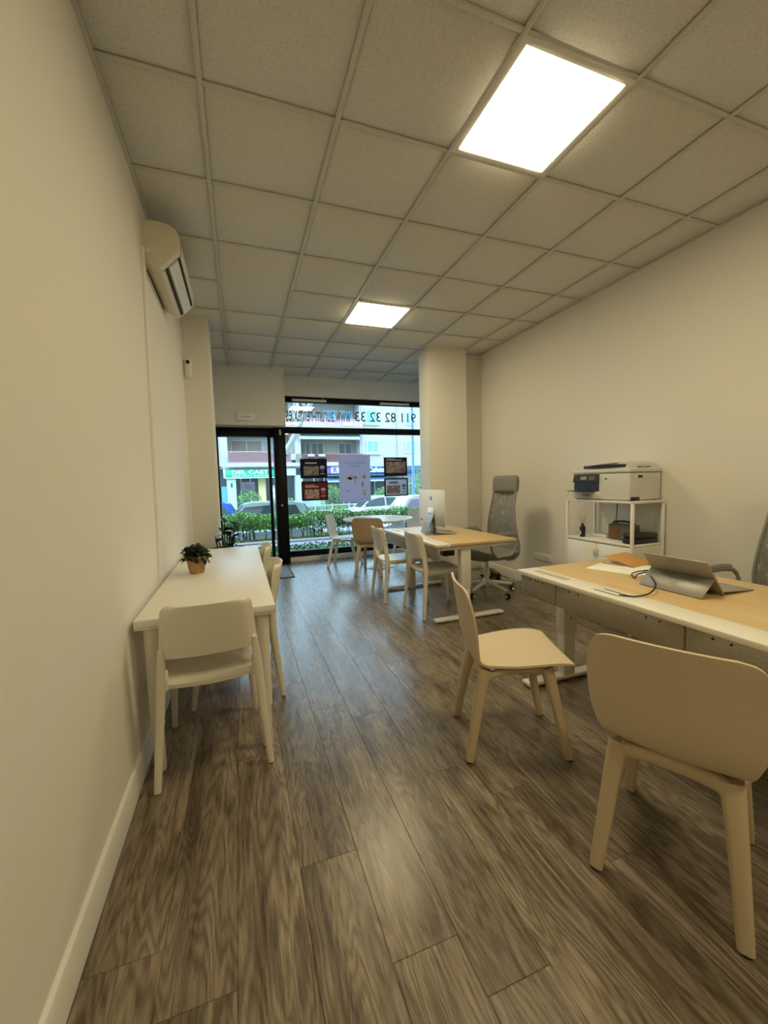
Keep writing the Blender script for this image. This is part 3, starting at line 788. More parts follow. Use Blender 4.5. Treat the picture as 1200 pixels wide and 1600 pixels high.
# basket plant
t = thing('potted_plant', 'bushy dark green plant in a woven wicker basket on the white wall table', 'plant', (.185, 1.475, TZ))
b = MB(); rings = []
NR, NS = 22, 56
for k in range(NR+1):
    v = k/NR; z = .004+.108*v; r = .043+.019*v
    rings.append([Vector(((r+.0022*math.sin(q*2*math.pi/NS*14+(math.pi if k % 2 else 0)))*math.cos(2*math.pi*q/NS), (r+.0022*math.sin(q*2*math.pi/NS*14+(math.pi if k % 2 else 0)))*math.sin(2*math.pi*q/NS), z)) for q in range(NS)])
b.loft(rings, cap=False); b.lathe([(0, 0), (.043, 0), (.043, .005)], 28); b.build('basket', 'wicker', t, sharp=80)
b = MB(); b.tube([(.063*math.cos(a), .063*math.sin(a), .112+.0015*math.sin(a*20)) for a in [2*math.pi*i/40 for i in range(40)]], .0045, 8, closed=True); b.build('rim', 'wicker', t)
MB().lathe([(0, .10), (.056, .10), (.056, .095), (0, .095)], 24).build('soil', 'soil', t)
def leaf_obj(name, parent, p, d, L, Wd, material, droop=.2, cup=.12, rollv=0.0):
    d = Vector(d).normalized(); side = d.cross(Vector((0, 0, 1)))
    if side.length < .1: side = Vector((1, 0, 0))
    side.normalize(); nrm = side.cross(d).normalized()
    side, nrm = side*math.cos(rollv)+nrm*math.sin(rollv), nrm*math.cos(rollv)-side*math.sin(rollv)
    P = []
    for k in range(5):
        v = k/4; w_ = Wd*.5*max(.10, math.sin(math.pi*(v**.9))**.7)
        c = Vector(p)+d*L*v-Vector((0, 0, 1))*droop*L*v*v
        P.append([c-side*w_+nrm*cup*w_, c-nrm*0.0, c+side*w_+nrm*cup*w_])
    return MB().grid(P).build(name, material, parent, sharp=180)
rg = random.Random(11)
for i in range(250):
    th = rg.uniform(0, 2*math.pi); ph = rg.uniform(-.30, 1.45); rr_ = rg.uniform(.40, 1.0)
    d = Vector((math.cos(th)*math.cos(ph), math.sin(th)*math.cos(ph), math.sin(ph)))
    p = Vector((0, 0, .105))+Vector((d.x*.080, d.y*.080, d.z*.066))*rr_
    dd = (d+Vector((rg.gauss(0, .6), rg.gauss(0, .6), rg.gauss(0, .6)))).normalized()
    leaf_obj('leaf', t, p, dd, rg.uniform(.026, .036), rg.uniform(.032, .042), 'leaf_dark', rg.uniform(0, .4), .25, rg.uniform(-.6, .6))
st = MB()
for i in range(14):
    th = 2*math.pi*i/14; st.tube([(.03*math.cos(th), .03*math.sin(th), .098), (.05*math.cos(th), .05*math.sin(th), .15)], .0015, 5)
st.build('stems', 'stem', t)

# floor plant beyond the table
t = thing('potted_plant', 'tall dark broad-leaved plant on the floor behind the wall table', 'plant', (.30, 2.84, 0), group=None)
MB().lathe([(0, 0), (.10, 0), (.105, .01), (.13, .24), (.135, .26), (.125, .26), (.115, .20), (0, .20)], 26).build('pot', 'clay', t)
MB().lathe([(0, .215), (.117, .215), (.117, .205), (0, .205)], 22).build('soil', 'soil', t)
rg = random.Random(5)
for i in range(10):
    th = rg.uniform(0, 2*math.pi); hgt = rg.uniform(.52, .70); le = rg.uniform(.03, .17)
    top = Vector((le*math.cos(th), le*math.sin(th), .21+hgt))
    if i == 0: top = Vector((.02, -.02, .92))
    mid = Vector((top.x*.4, top.y*.4, .21+hgt*.5))
    pts = [Vector((rg.uniform(-.03, .03), rg.uniform(-.03, .03), .20)), mid, top]
    sx = MB().tube([tuple(p) for p in crv([tuple(p) for p in pts], 4)], .006, 6).build('stem', 'stem', t)
    for k in range(8):
        v = .35+.65*k/7
        p = mid.lerp(top, (v-.5)*2) if v > .5 else pts[0].lerp(mid, v*2)
        a = th+k*2.4; dd = Vector((math.cos(a), math.sin(a), rg.uniform(-.5, .8)))
        leaf_obj('leaf', t, p, dd, rg.uniform(.10, .15), rg.uniform(.055, .08), 'leaf_rubber', rg.uniform(0, .35), .2, rg.uniform(-.5, .5))

# ================================================================== DESKS
def make_desk(name, label, loc, length):
    # local: front edge at x=0 (visitor side), user side at x=+.84, runs along y from 0 to -length
    t = thing(name, label, 'desk', loc, group='height-adjustable desks')
    MB().bb(.145, .842, -length, 0, TZ-.024, TZ, .003).build('desk_top', 'beech', t)
    st = MB().bb(0, .144, -length, 0, TZ-.024, TZ, .003).build('front_strip', 'white_lam', t)
    MB().bb(.060, .100, -.33, -.08, TZ, TZ+.0020, .001).build('cable_cover', 'cover_tan', st)
    for x, y in ((.052, -.60), (.100, -.62)):
        MB().bb(x-.004, x+.004, y-.07, y+.07, TZ, TZ+.0012).build('cable_slot', 'black_plastic', st)
    b = MB(); b.bb(.10, .15, -length+.06, -.06, TZ-.062, TZ-.0245, .003, 1); b.bb(.52, .57, -length+.06, -.06, TZ-.062, TZ-.0245, .003, 1); b.build('under_frame', 'desk_metal', t)
    for y in (-.055, -length+.055):
        MB().bb(.06, .80, y-.024, y+.024, TZ-.062, TZ-.0245, .003, 1).build('side_beam', 'desk_metal', t)
    for y in (-.075, -length+.075):
        pst = MB().bb(.27, .37, y-.035, y+.035, .30, TZ-.062, .005).build('post', 'desk_metal', t)
        MB().bb(.277, .363, y-.029, y+.029, .03, .30, .004).build('inner_post', 'desk_metal', pst)
        for k in range(4): MB().lathe([(0, 0), (.006, 0), (.006, -.001), (0, -.001)], 10, (.32, y-.0350 if y > -.3 else y+.036, .40+.05*k), 'Y').build('bolt_hole', 'black_plastic', pst)
        MB().bb(.005, .725, y-.036, y+.036, .012, .034, .005).build('foot', 'desk_metal', t)
        for x in (.05, .68): MB().lathe([(0, 0), (.02, 0), (.02, .012), (0, .012)], 14, (x, y, 0)).build('foot_pad', 'rubber', t)
    n = 3 if length > 1.5 else 2
    seg = [0.0, -.30, -.99, -length] if n == 3 else [0.0, -.7, -length]
    for a, c in zip(seg, seg[1:]):
        pn = MB().bb(.022, .040, c+.003, a-.012 if a == 0 else a-.003, .570, TZ-.026, .003, 1).build('felt_panel', 'felt', t)
        for q in (.10, .16):
            for s in (a-q, c+q):
                if c < s < a: MB().lathe([(0, 0), (.005, 0), (.005, -.0015), (0, -.0015)], 8, (.022, s, TZ-.045), 'X').build('screw', 'black_plastic', pn)
    return t
desk_near = make_desk('standing_desk', 'near desk with beech top and grey felt front panel', (2.066, .655, 0), 1.60)
desk_far = make_desk('standing_desk', 'far desk with beech top carrying the white monitor', (2.056, 1.745+1.36, 0), 1.38)

# --- items on the near desk
def tablet(loc, rz, label, W=.29, tilt=38, H=.205, hinge=.50):
    t = thing('tablet_computer', label, 'tablet', loc, rz, group='tablets with keyboard covers')
    # local: screen faces +x; hinge at x=0
    a = R(tilt)
    rot = Matrix.Rotation(-a, 3, 'Y')
    def up_(x, z): v = rot @ Vector((x, 0, z)); return (v.x, v.y, v.z+.004)
    c = up_(0, H/2)
    MB().box(c, (.009, W, H), .003, 2, rot).build('screen_body', 'silver', t)
    c = up_(.0049, H/2); MB().box(c, (.001, W-.008, H-.008), 0, 2, rot).build('display', 'amber', t)
    hx = up_(-.006, H*hinge)
    ft = (hx[0]-.085, 0, .003)
    dv = Vector(hx)-Vector(ft); ang = math.atan2(dv.x, dv.z)
    ks = MB().box(tuple((Vector(hx)+Vector(ft))/2), (.004, W*.995, dv.length), .0015, 1, Matrix.Rotation(ang, 3, 'Y')).build('kickstand', 'silver', t)
    mid_ = (Vector(hx)+Vector(ft))/2; uu = dv.normalized(); nn = Vector((-math.cos(ang), 0, math.sin(ang)))
    for i, (dy, dz) in enumerate(((-.0075, -.0075), (.0075, -.0075), (-.0075, .0075), (.0075, .0075))):
        MB().box(tuple(mid_+uu*dz+nn*.0022+Vector((0, dy*1.02, 0))), (.0010, .013, .013), 0, 1, Matrix.Rotation(ang, 3, 'Y')).build('emblem_square', 'chrome', ks)
    lens = up_(-.0048, H*.90); MB().box((lens[0], .01, lens[2]), (.002, .007, .007), .0005, 1, rot).build('camera_lens', 'black_plastic', t)
    kb = MB().box((.108, 0, .0095), (.215, W, .005), .002, 1, Matrix.Rotation(R(4), 3, 'Y')).build('keyboard_cover', 'grey_plastic', t)
    for r_ in range(5):
        MB().box((.045+r_*.022, 0, .0118+.003-r_*.0016+.0005), (.017, W-.03, .0014), .0005, 1, Matrix.Rotation(R(4), 3, 'Y')).build('key_row', 'black_plastic', kb)
    MB().box((.178, 0, .0060), (.05, .10, .0012), 0, 1, Matrix.Rotation(R(4), 3, 'Y')).build('touchpad', 'grey_plastic', kb)
    return t
tablet((2.545, -.052, TZ+.0005), 0, 'silver tablet on its kickstand standing on the near desk', W=.305)
t = thing('card_folder', 'brown card folder lying half open on the near desk', 'folder', (2.80, .49, TZ), R(10))
MB().box((0, 0, .004), (.25, .19, .002), .0005, 1).build('back_cover', 'folder', t)
MB().box((.0, -.003, .026), (.25, .192, .002), .0005, 1, Matrix.Rotation(R(12), 3, 'X')).build('front_cover', 'folder', t)
MB().box((0, 0, .007), (.23, .17, .003)).build('papers', 'paper', t)
t = tag(MB().box((0, 0, .001), (.21, .297, .0016), .0003, 1).build('paper_sheet', 'paper', None, (2.60, .395, TZ)), 'white paper sheet under the folder on the near desk', 'paper'); t.rotation_euler.z = R(20)
t = tag(MB().box((0, 0, .001), (.21, .297, .0016), .0003, 1).build('paper_sheet', 'paper', None, (2.70, .27, TZ+.002)), 'white paper sheet beside the tablet on the near desk', 'paper'); t.rotation_euler.z = R(-12)
t = thing('charging_cable', 'black charging cable looping over the near desk beside the tablet', 'cable', (0, 0, 0))
pts = crv([(2.66, .28, TZ+.006), (2.60, .27, TZ+.012), (2.51, .235, TZ+.014), (2.455, .17, TZ+.012), (2.50, .19, TZ+.022), (2.565, .19, TZ+.026), (2.48, .112, TZ+.040), (2.385, .020, TZ+.046), (2.325, -.040, TZ+.032), (2.25, -.066, TZ+.012), (2.17, -.06, TZ+.005), (2.125, -.01, TZ+.005)], 6)
MB().tube(pts, .0035, 8).build('cord', 'black_plastic', t)
MB().tube([(2.66, .28, TZ+.006), (2.69, .275, TZ+.006)], .006, 8).build('plug', 'black_plastic', t)

# --- items on the far desk
t = thing('desktop_computer', 'white all-in-one desktop computer seen from behind on the far desk', 'computer', (2.50, 2.70, TZ+.0005), R(5), group=None)
MB().bb(-.008, .008, -.275, .275, .055, .455, .006, 2).build('screen_body', 'imac', t)
MB().bb(.0081, .0092, -.265, .265, .12, .445).build('display', 'amber', t)
MB().box((-.04, 0, .13), (.006, .13, .26), .002, 1, Matrix.Rotation(R(14), 3, 'Y')).build('stand_neck', 'imac', t)
MB().bb(-.075, .075, -.065, .065, 0, .006, .002).build('stand_foot', 'imac', t)
MB().lathe([(0, 0), (.025, .0), (.025, -.001), (0, -.001)], 18, (-.008, 0, .36), 'X').build('rear_emblem', 'silver', t)
MB().bb(-.012, -.006, .20, .235, .10, .115, .002).build('port', 'black_plastic', t)
tablet((2.40, 2.46, TZ+.0005), R(-14), 'silver tablet on its kickstand in front of the white computer', W=.29, tilt=6, H=.215, hinge=.95)
t = thing('webcam', 'small black puck on the beech top of the far desk', 'accessory', (2.78, 2.98, TZ))
MB().lathe([(0, 0), (.022, 0), (.022, .016), (.018, .02), (0, .02)], 16).build('puck', 'black_plastic', t)
MB().lathe([(0, .02), (.010, .02), (.010, .022), (0, .022)], 12).build('button', 'grey_plastic', t)
# things under the far desk
t = thing('power_adapter', 'black adapter box hung beneath the far desk top', 'adapter', (2.40, 2.22, .53))
MB().bb(-.06, .06, -.10, .10, 0, .12, .008).build('case', 'black_plastic', t)
for s in (-1, 1): MB().bb(-.05, .05, s*.08-.008, s*.08+.008, .12, TZ-.0245-.53, .002, 1).build('bracket', 'desk_metal', t)

# ================================================================== OFFICE CHAIRS
def make_office_chair(name, label, group):
    t = thing(name, label, 'chair', group=group)
    for i in range(5):
        a = R(90+72*i+20); ca, sa = math.cos(a), math.sin(a)
        arm = MB().tube([(.02*ca, .02*sa, .125), (.15*ca, .15*sa, .112), (.30*ca, .30*sa, .085)], [(.022, .026), (.018, .020), (.014, .014)], 10, power=.7).build('base_arm', 'desk_metal', t)
        MB().tube([(.30*ca, .30*sa, .08), (.30*ca, .30*sa, .05)], .008, 8).build('castor_stem', 'chrome', arm)
        for s in (-1, 1):
            cx, cy_ = .312*ca-s*.013*sa, .312*sa+s*.013*ca
            tx = Matrix.Translation((cx, cy_, .030)) @ Matrix.Rotation(a, 4, 'Z')
            wb = MB().lathe([(0, -.009), (.022, -.009), (.030, -.006), (.030, .006), (.022, .009), (0, .009)], 18, axis='Y')
            bmesh.ops.transform(wb.bm, matrix=tx, verts=wb.bm.verts[:]); wb.build('castor_wheel', 'tyre', arm)
            hb = MB().lathe([(0, s*.0095), (.017, s*.0095), (.017, s*.0105), (0, s*.0105)], 14, axis='Y')
            bmesh.ops.transform(hb.bm, matrix=tx, verts=hb.bm.verts[:]); hb.build('castor_cap', 'white_plastic', arm)
    MB().lathe([(.045, .09), (.045, .14), (.028, .15), (.028, .30), (.018, .30), (.018, .40), (0, .40)], 20).build('gas_lift', 'desk_metal', t)
    MB().box((0, -.01, .400), (.18, .26, .045), .012).build('tilt_mechanism', 'black_plastic', t)
    P = []
    for k in range(13):
        v = k/12; y = -.24+.50*v
        hw = .255-.02*v
        if v > .8: hw -= .05*sm((v-.8)/.2)
        z = .475+.012*math.cos(v*math.pi*2)-.035*max(0, (v-.75)/.25)**2
        P.append([Vector((hw*u, y, z+.012*u*u-.02*max(0, abs(u)-.85)/.15)) for u in [2*i/14-1 for i in range(15)]])
    MB().grid(P, .055).build('seat', 'grey_fabric', t, sharp=60)
    prof = crv([(-.13, .385, .17), (-.20, .395, .21), (-.262, .45, .228), (-.285, .56, .238), (-.275, .68, .232), (-.268, .82, .208), (-.282, .96, .186), (-.305, 1.07, .178), (-.325, 1.18, .176), (-.338, 1.29, .174)], 4)
    NU = 12
    P = [[Vector((hw*u, y+.05*u*u*min(1, max(0, (z-.42)/.2)), z)) for u in [2*i/NU-1 for i in range(NU+1)]] for y, z, hw in prof]
    MB().grid(P, .004).build('back_mesh', 'back_mesh', t, sharp=80)
    for s in (0, NU):
        MB().tube([r[s] for r in P], (.010, .014), 8, (0, 1, 0)).build('back_frame', 'grey_plastic', t)
    MB().tube([P[-1][i] for i in range(NU+1)], .010, 8).build('top_rail', 'grey_plastic', t)
    MB().tube(crv([(0, -.08, .40), (0, -.20, .40), (0, -.30, .46), (0, -.318, .60), (0, -.305, .75)], 4), (.030, .012), 8, (1, 0, 0)).build('back_spine', 'grey_plastic', t)
    hr = MB(); rings = []
    for k in range(11):
        v = k/10; z = 1.115+.20*v; e = math.sqrt(max(0.02, 1-abs(2*v-1)**4))
        rings.append([Vector(((.190+.006*e)*math.copysign(abs(math.cos(th))**.45, math.cos(th))*(.93+.07*e), -.298-.085*(z-1.115)+(.046*e)*math.sin(th)+.032*(math.cos(th)**2), z)) for th in [2*math.pi*(q+.5)/28 for q in range(28)]])
    hr.loft(rings); hr.build('headrest', 'grey_fabric', t, sharp=70)
    for s in (-1, 1):
        loop = crv([(s*.285, .14, .655), (s*.292, .06, .682), (s*.295, -.05, .690), (s*.292, -.135, .682), (s*.288, -.178, .63), (s*.278, -.165, .53), (s*.262, -.12, .465), (s*.245, -.02, .445), (s*.245, .08, .45), (s*.262, .15, .52), (s*.278, .172, .60), (s*.285, .14, .655)], 4)[:-1]
        MB().tube(loop, (.012, .013), 8, closed=True).build('armrest', 'grey_plastic', t)
        MB().tube(crv([(s*.285, .12, .678), (s*.292, .06, .695), (s*.295, -.05, .702), (s*.292, -.12, .694)], 4), (.024, .010), 10, (1, 0, 0)).build('arm_pad', 'grey_plastic', t)
        MB().box((s*.18, -.02, .435), (.15, .05, .014), .004).build('arm_bracket', 'black_plastic', t)
    return t
oc0 = make_office_chair('office_chair', 'grey high-back mesh office chair behind the far desk', 'high-back mesh office chairs')
oc0.location = (3.05, 2.45, 0); oc0.rotation_euler.z = facing(-1, -.12)
dup(oc0, (3.17, -.065, 0), facing(-1, .10), 'grey high-back mesh office chair behind the near desk at the right edge')

# ================================================================== ROUND TABLE
t = thing('round_table', 'white round pedestal table by the window', 'table', (2.42, 4.37, 0))
MB().lathe([(0, .705), (.49, .705), (.528, .718), (.530, .728), (.526, .735), (0, .735)], 64).build('table_top', 'white_lam', t)
MB().lathe([(.24, 0), (.245, .006), (.23, .014), (.08, .03), (.045, .07), (.038, .20), (.038, .60), (.06, .68), (.12, .7045), (0, .7045)], 48).build('pedestal', 'desk_metal', t)

# ================================================================== CABINET SHELF + CONTENTS
SX0, SX1, SY0, SY1 = 3.345, 3.70, .905, 1.592
t = thing('shelf_cabinet', 'white metal cabinet with open shelf frame against the right wall', 'cabinet', ((SX0+SX1)/2, (SY0+SY1)/2, 0))
ox, oy = (SX0+SX1)/2, (SY0+SY1)/2; hx, hy = (SX1-SX0)/2, (SY1-SY0)/2
for sx in (-1, 1):
    for s_ in (-1, 1): MB().bb(sx*hx-(.011 if sx > 0 else -.011)-.011, sx*hx-(.011 if sx > 0 else -.011)+.011, s_*hy-(.011 if s_ > 0 else -.011)-.011, s_*hy-(.011 if s_ > 0 else -.011)+.011, 0, 1.075, .002, 1).build('post', 'shelf', t)
MB().bb(-hx-.0015, hx+.0015, -hy-.0015, hy+.0015, 1.057, 1.077, .002, 1).build('top_shelf', 'shelf', t)
MB().bb(-hx+.004, hx-.004, -hy+.004, hy-.004, .712, .730, .002, 1).build('middle_shelf', 'shelf', t)
b = MB(); b.bb(-hx+.022, hx-.004, -hy+.004, -hy+.016, .06, .712); b.bb(-hx+.022, hx-.004, hy-.016, hy-.004, .06, .712); b.bb(hx-.016, hx-.004, -hy+.016, hy-.016, .06, .712); b.bb(-hx+.022, hx-.004, -hy+.016, hy-.016, .06, .072); b.build('carcass', 'shelf', t, smooth=False)
for s_ in (-1, 1):
    dr = MB().bb(-hx+.002, -hx+.020, .002 if s_ > 0 else -hy+.024, hy-.024 if s_ > 0 else -.002, .064, .706, .002, 1).build('door', 'shelf', t)
    MB().bb(-hx-.010, -hx+.002, s_*.012-.008 if s_ < 0 else .004, s_*.012+.008 if s_ > 0 else -.004, .60, .67, .003, 1).build('handle', 'shelf', dr)

# printer
PZ = 1.077
t = thing('printer', 'large grey multifunction printer with document feeder on top of the cabinet', 'printer', (3.54, 1.245, PZ))
px0, px1, py0, py1 = -.175, .165, -.295, .290
MB().bb(px0, px1, py0, py1, .006, .225, .012, 3).build('body', 'printer', t)
MB().bb(px0-.006, px1, py0-.006, py1+.006, .228, .262, .010, 3).build('scanner_lid', 'printer', t)
b = MB(); b.prism([(py1-.01, .262), (py1-.03, .292), (py1-.10, .300), (-.20, .318), (-.24, .30), (-.255, .262)], 'X', px0+.02, px1-.01); fd = b.build('document_feeder', 'printer', t, sharp=20)
MB().box((px0+.0195, -.03, .284), (.002, .42, .026), 0).build('feeder_slot', 'printer_dk', fd)
MB().box((px0+.03, -.02, .302), (.12, .30, .004), .001, 1, Matrix.Rotation(R(-3), 3, 'X')).build('input_tray', 'printer', fd)
b = MB(); b.prism([(px0-.022, .155), (px0-.004, .222), (px0+.006, .222), (px0+.006, .150)], 'Y', -.005, .265); cpn = b.build('control_panel', 'printer_dk', t, sharp=20)
rtp = Matrix.Rotation(R(15), 3, 'Y')
MB().box((px0-.0135, .15, .19), (.002, .065, .030), 0, 1, rtp).build('screen', 'grey_plastic', cpn)
for r_ in range(3):
    for c_ in range(4): MB().box((px0-.0135+(.0028*(r_-1)), .085-.016*c_, .19+.011*(r_-1)), (.003, .009, .006), 0, 1, rtp).build('button', 'silver', cpn)
MB().bb(px0-.002, px0+.01, -.005, .265, .075, .150).build('output_slot', 'printer_dk', t)
MB().bb(px0-.085, px0+.0, .03, .265, .074, .080, .001, 1).build('output_tray', 'printer_dk', t)
MB().bb(px0-.004, px0+.01, -.03, .26, .012, .066, .003, 1).build('paper_tray', 'printer', t)
MB().bb(px0-.006, px0-.0035, .08, .17, .030, .045, .001, 1).build('tray_grip', 'grey_plastic', t)
MB().bb(px0-.002, px0+.002, -.085, -.060, .175, .185).build('card_slot', 'printer_dk', t)
MB().bb(-.09, -.04, py0-.002, py0+.002, .185, .205, .001, 1).build('side_grip', 'printer_dk', t)
MB().bb(-.170, .14, py0-.0015, py0+.002, .176, .179).build('side_seam', 'tbar', t)
MB().bb(-.172, -.08, py0-.012, py0-.0005, .0, .032, .003, 1).build('side_port', 'printer_dk', t)
for s_ in range(2): MB().bb(-.06+.08*s_, -.01+.08*s_, -.283, -.262, .268, .275, .001, 1).build('vent', 'printer_dk', t)
for x in (px0+.03, px1-.03):
    for y in (py0+.03, py1-.03): MB().lathe([(0, 0), (.012, 0), (.012, .007), (0, .007)], 10, (x, y, 0)).build('foot_pad', 'rubber', t)
o = thing('audio_cable', 'black cable hanging down to the radio inside the shelf', 'cord', (0, 0, 0))
MB().tube(crv([(3.66, 1.31, 1.055), (3.655, 1.31, .98), (3.64, 1.30, .92), (3.60, 1.27, .875), (3.60, 1.25, .868)], 5), .004, 7).build('cord', 'black_plastic', o)
MB().bb(3.645, 3.675, 1.295, 1.325, 1.035, 1.056, .003).build('plug', 'black_plastic', o)
# diffuser
MZ = .730
t = thing('reed_diffuser', 'small black reed diffuser bottle on the middle shelf', 'diffuser', (3.43, 1.475, MZ))
MB().lathe([(0, 0), (.022, 0), (.024, .004), (.024, .088), (.020, .098), (.011, .102), (.011, .112), (.014, .113), (.014, .122), (.006, .122), (.006, .10)], 22).build('bottle', 'black_plastic', t)
MB().bb(-.0252, -.0240, -.006, .006, .02, .055).build('label_strip', 'paper', t)
for i, (a, c) in enumerate(((.012, .02), (-.01, .03), (.005, -.028), (.02, -.02), (-.016, .012))):
    MB().tube([(0, 0, .10), (a, c, .20)], .0014, 5).build('reed', 'grey_plastic', t)
# radio
t = thing('table_radio', 'dark retro table radio with amber speaker grille on the middle shelf', 'radio', (3.56, 1.16, MZ))
MB().bb(-.05, .05, -.115, .115, .004, .135, .012, 3).build('cabinet', 'radio', t)
MB().bb(-.0525, -.0495, .00, .098, .022, .112, .002, 1).build('grille', 'radio_grill', t)
for i in range(5): MB().bb(-.0535, -.0524, .004, .094, .034+.016*i, .036+.016*i).build('grille_bar', 'radio', t)
MB().bb(-.0525, -.0495, -.10, -.015, .03, .11, .002, 1).build('dial', 'radio', t)
MB().tube(crv([(0, -.10, .130), (0, -.09, .150), (0, 0, .160), (0, .09, .150), (0, .10, .130)], 5), (.010, .004), 8, (1, 0, 0)).build('handle', 'black_plastic', t)
for s_ in (-1, 1): MB().bb(-.03, .03, s_*.08-.01, s_*.08+.01, 0, .005).build('foot_pad', 'rubber', t)
# black case
t = thing('equipment_case', 'flat black equipment case at the near end of the middle shelf', 'case', (3.535, .985, MZ))
MB().bb(-.145, .125, -.062, .05, .002, .040, .010, 2).build('lower_shell', 'black_plastic', t)
MB().bb(-.145, .125, -.062, .05, .043, .082, .012, 2).build('upper_shell', 'black_plastic', t)
MB().tube(crv([(-.148, -.04, .04), (-.170, -.03, .04), (-.170, .02, .04), (-.148, .03, .04)], 4), .006, 7).build('handle', 'black_plastic', t)
for y in (-.045, .035): MB().bb(-.149, -.144, y-.008, y+.008, .03, .055, .001, 1).build('latch', 'grey_plastic', t)
t = thing('white_router', 'flat white box lying on the middle shelf beside the radio', 'router', (3.60, 1.385, MZ))
MB().bb(-.07, .07, -.075, .075, 0, .022, .006).build('case', 'white_trim', t)
for i in range(3): MB().bb(-.0715, -.0695, -.03+.03*i-.004, -.03+.03*i+.004, .008, .013).build('indicator', 'grey_plastic', t)

# outlets, floor cables
t = thing('wall_outlet', 'white triple socket strip low on the right wall', 'outlet', (W_, 2.33, .325))
MB().bb(-.012, 0, -.15, .15, 0, .082, .005).build('plate', 'white_trim', t)
for y in (-.08, 0, .08):
    s_ = MB().lathe([(0, -.001), (.022, -.001), (.024, -.004), (.026, -.001), (.026, .002), (0, .002)], 20, (-.013, y, .041), 'X').build('socket', 'white_trim', t)
    for q in (-.0095, .0095): MB().bb(-.0152, -.0135, y+q-.0025, y+q+.0025, .0385, .0435).build('pin_hole', 'black_plastic', s_)
def cable(label, pts, r_, material, name='floor_cable'):
    t = thing(name, label, 'cable', (0, 0, 0), group='cables on the floor by the right wall')
    MB().tube(crv(pts, 5), r_, 7).build('cord', material, t)
    MB().box((pts[-1][0], pts[-1][1], max(pts[-1][2], .012)), (.03, .05, .022), .005).build('plug', material, t)
rg = random.Random(21)
def tangle(cx, cy_, n, s): return [(cx+s*math.cos(i*2.1)*rg.uniform(.4, 1), cy_+1.4*s*math.sin(i*2.1)*rg.uniform(.4, 1), .008+.03*(i % 3)*rg.random()) for i in range(n)]
cable('white tangled cable on the floor by the right wall behind the office chair', tangle(3.56, 2.72, 11, .10), .006, 'white_trim')
cable('white cable loop nearest the near desk on the floor by the right wall', tangle(3.57, 2.42, 9, .09), .006, 'white_trim')
cable('black tangled cable on the floor by the right wall behind the office chair', tangle(3.45, 3.00, 12, .12), .007, 'black_plastic')
t = thing('power_strip', 'black power strip on the floor by the right wall among cables', 'power strip', (3.53, 2.98, 0), R(70))
MB().bb(-.17, .17, -.03, .03, .055, .095, .006).build('housing', 'black_plastic', t)
for i in range(4): MB().lathe([(0, 0), (.018, 0), (.018, .0015), (0, .0015)], 14, (-.11+.073*i, 0, .095)).build('socket', 'grey_plastic', t)
for s_ in (-1, 1): MB().bb(s_*.13-.012, s_*.13+.012, -.025, .025, 0, .055, .003).build('stand', 'black_plastic', t)

# ================================================================== OUTDOORS
GZ = -.85
struct(MB().bb(-14, 24, 5.47, 6.62, -.3, -.03).build('ground_bed', 'soil', smooth=False))
struct(MB().bb(-14, 24, 6.62, 7.62, -.3, .0, .01, 1).build('ground_pavement', 'pavement'))
struct(MB().bb(-14, 24, 7.62, 7.92, -.3, .03, .015, 1).build('ground_kerb', 'kerb'))
struct(MB().bb(-14, 24, 7.92, 9.2, -.9, -.02).build('ground_hedge_bed', 'soil', smooth=False))
struct(MB().bb(-40, 60, 9.2, 34.5, GZ-.2, GZ).build('ground_street', 'asphalt', smooth=False))
rg = random.Random(3)
# ground cover by the glass
pts = [(rg.uniform(-1.5, 6), rg.uniform(5.68, 6.58), rg.uniform(-.01, .12)**1) for i in range(7000)]
me = leaf_mesh(pts, .060, .8, seed=4, long=1.5)
tag(link('ground_ivy', me, 'ivy'), 'low green ivy bed growing just outside the window', 'plants', kind='stuff')
# clipped hedge
t = thing('hedge', 'clipped green hedge with bare stems along the pavement outside', 'hedge', (2.0, 8.5, 0))
pts = []
for i in range(19000):
    x = rg.uniform(-5, 6); top = .60+.035*math.sin(x*3.1)+.03*math.sin(x*7.7+1)-.012*x
    v = rg.random()**.65; z = .17+v*(top-.20)
    y = rg.gauss(0, .16) if v < .8 else rg.uniform(-.36, .36)
    pts.append((x-0, max(-.42, min(.42, y)), z+rg.gauss(0, .012)))
for i in range(2500):
    x = rg.uniform(-5, 6); pts.append((x, rg.uniform(-.5, -.2), rg.uniform(0, .12)*(1 if math.sin(x*2.3)+math.sin(x*5.1) > .2 else .1)))
tag(link('foliage', leaf_mesh(pts, .062, .9, seed=9, long=1.6), 'hedge1', t), kind='stuff')
b = MB()
for i in range(150):
    x = rg.uniform(-5, 6); y = rg.uniform(-.2, .2); a = rg.uniform(-.14, .14)
    b.tube([(x, y, -.02), (x+a*.4, y, .18), (x+a, y+rg.uniform(-.1, .1), .45)], [.011, .009, .006], 5)
tag(b.build('stems', 'twig', t), kind='stuff')

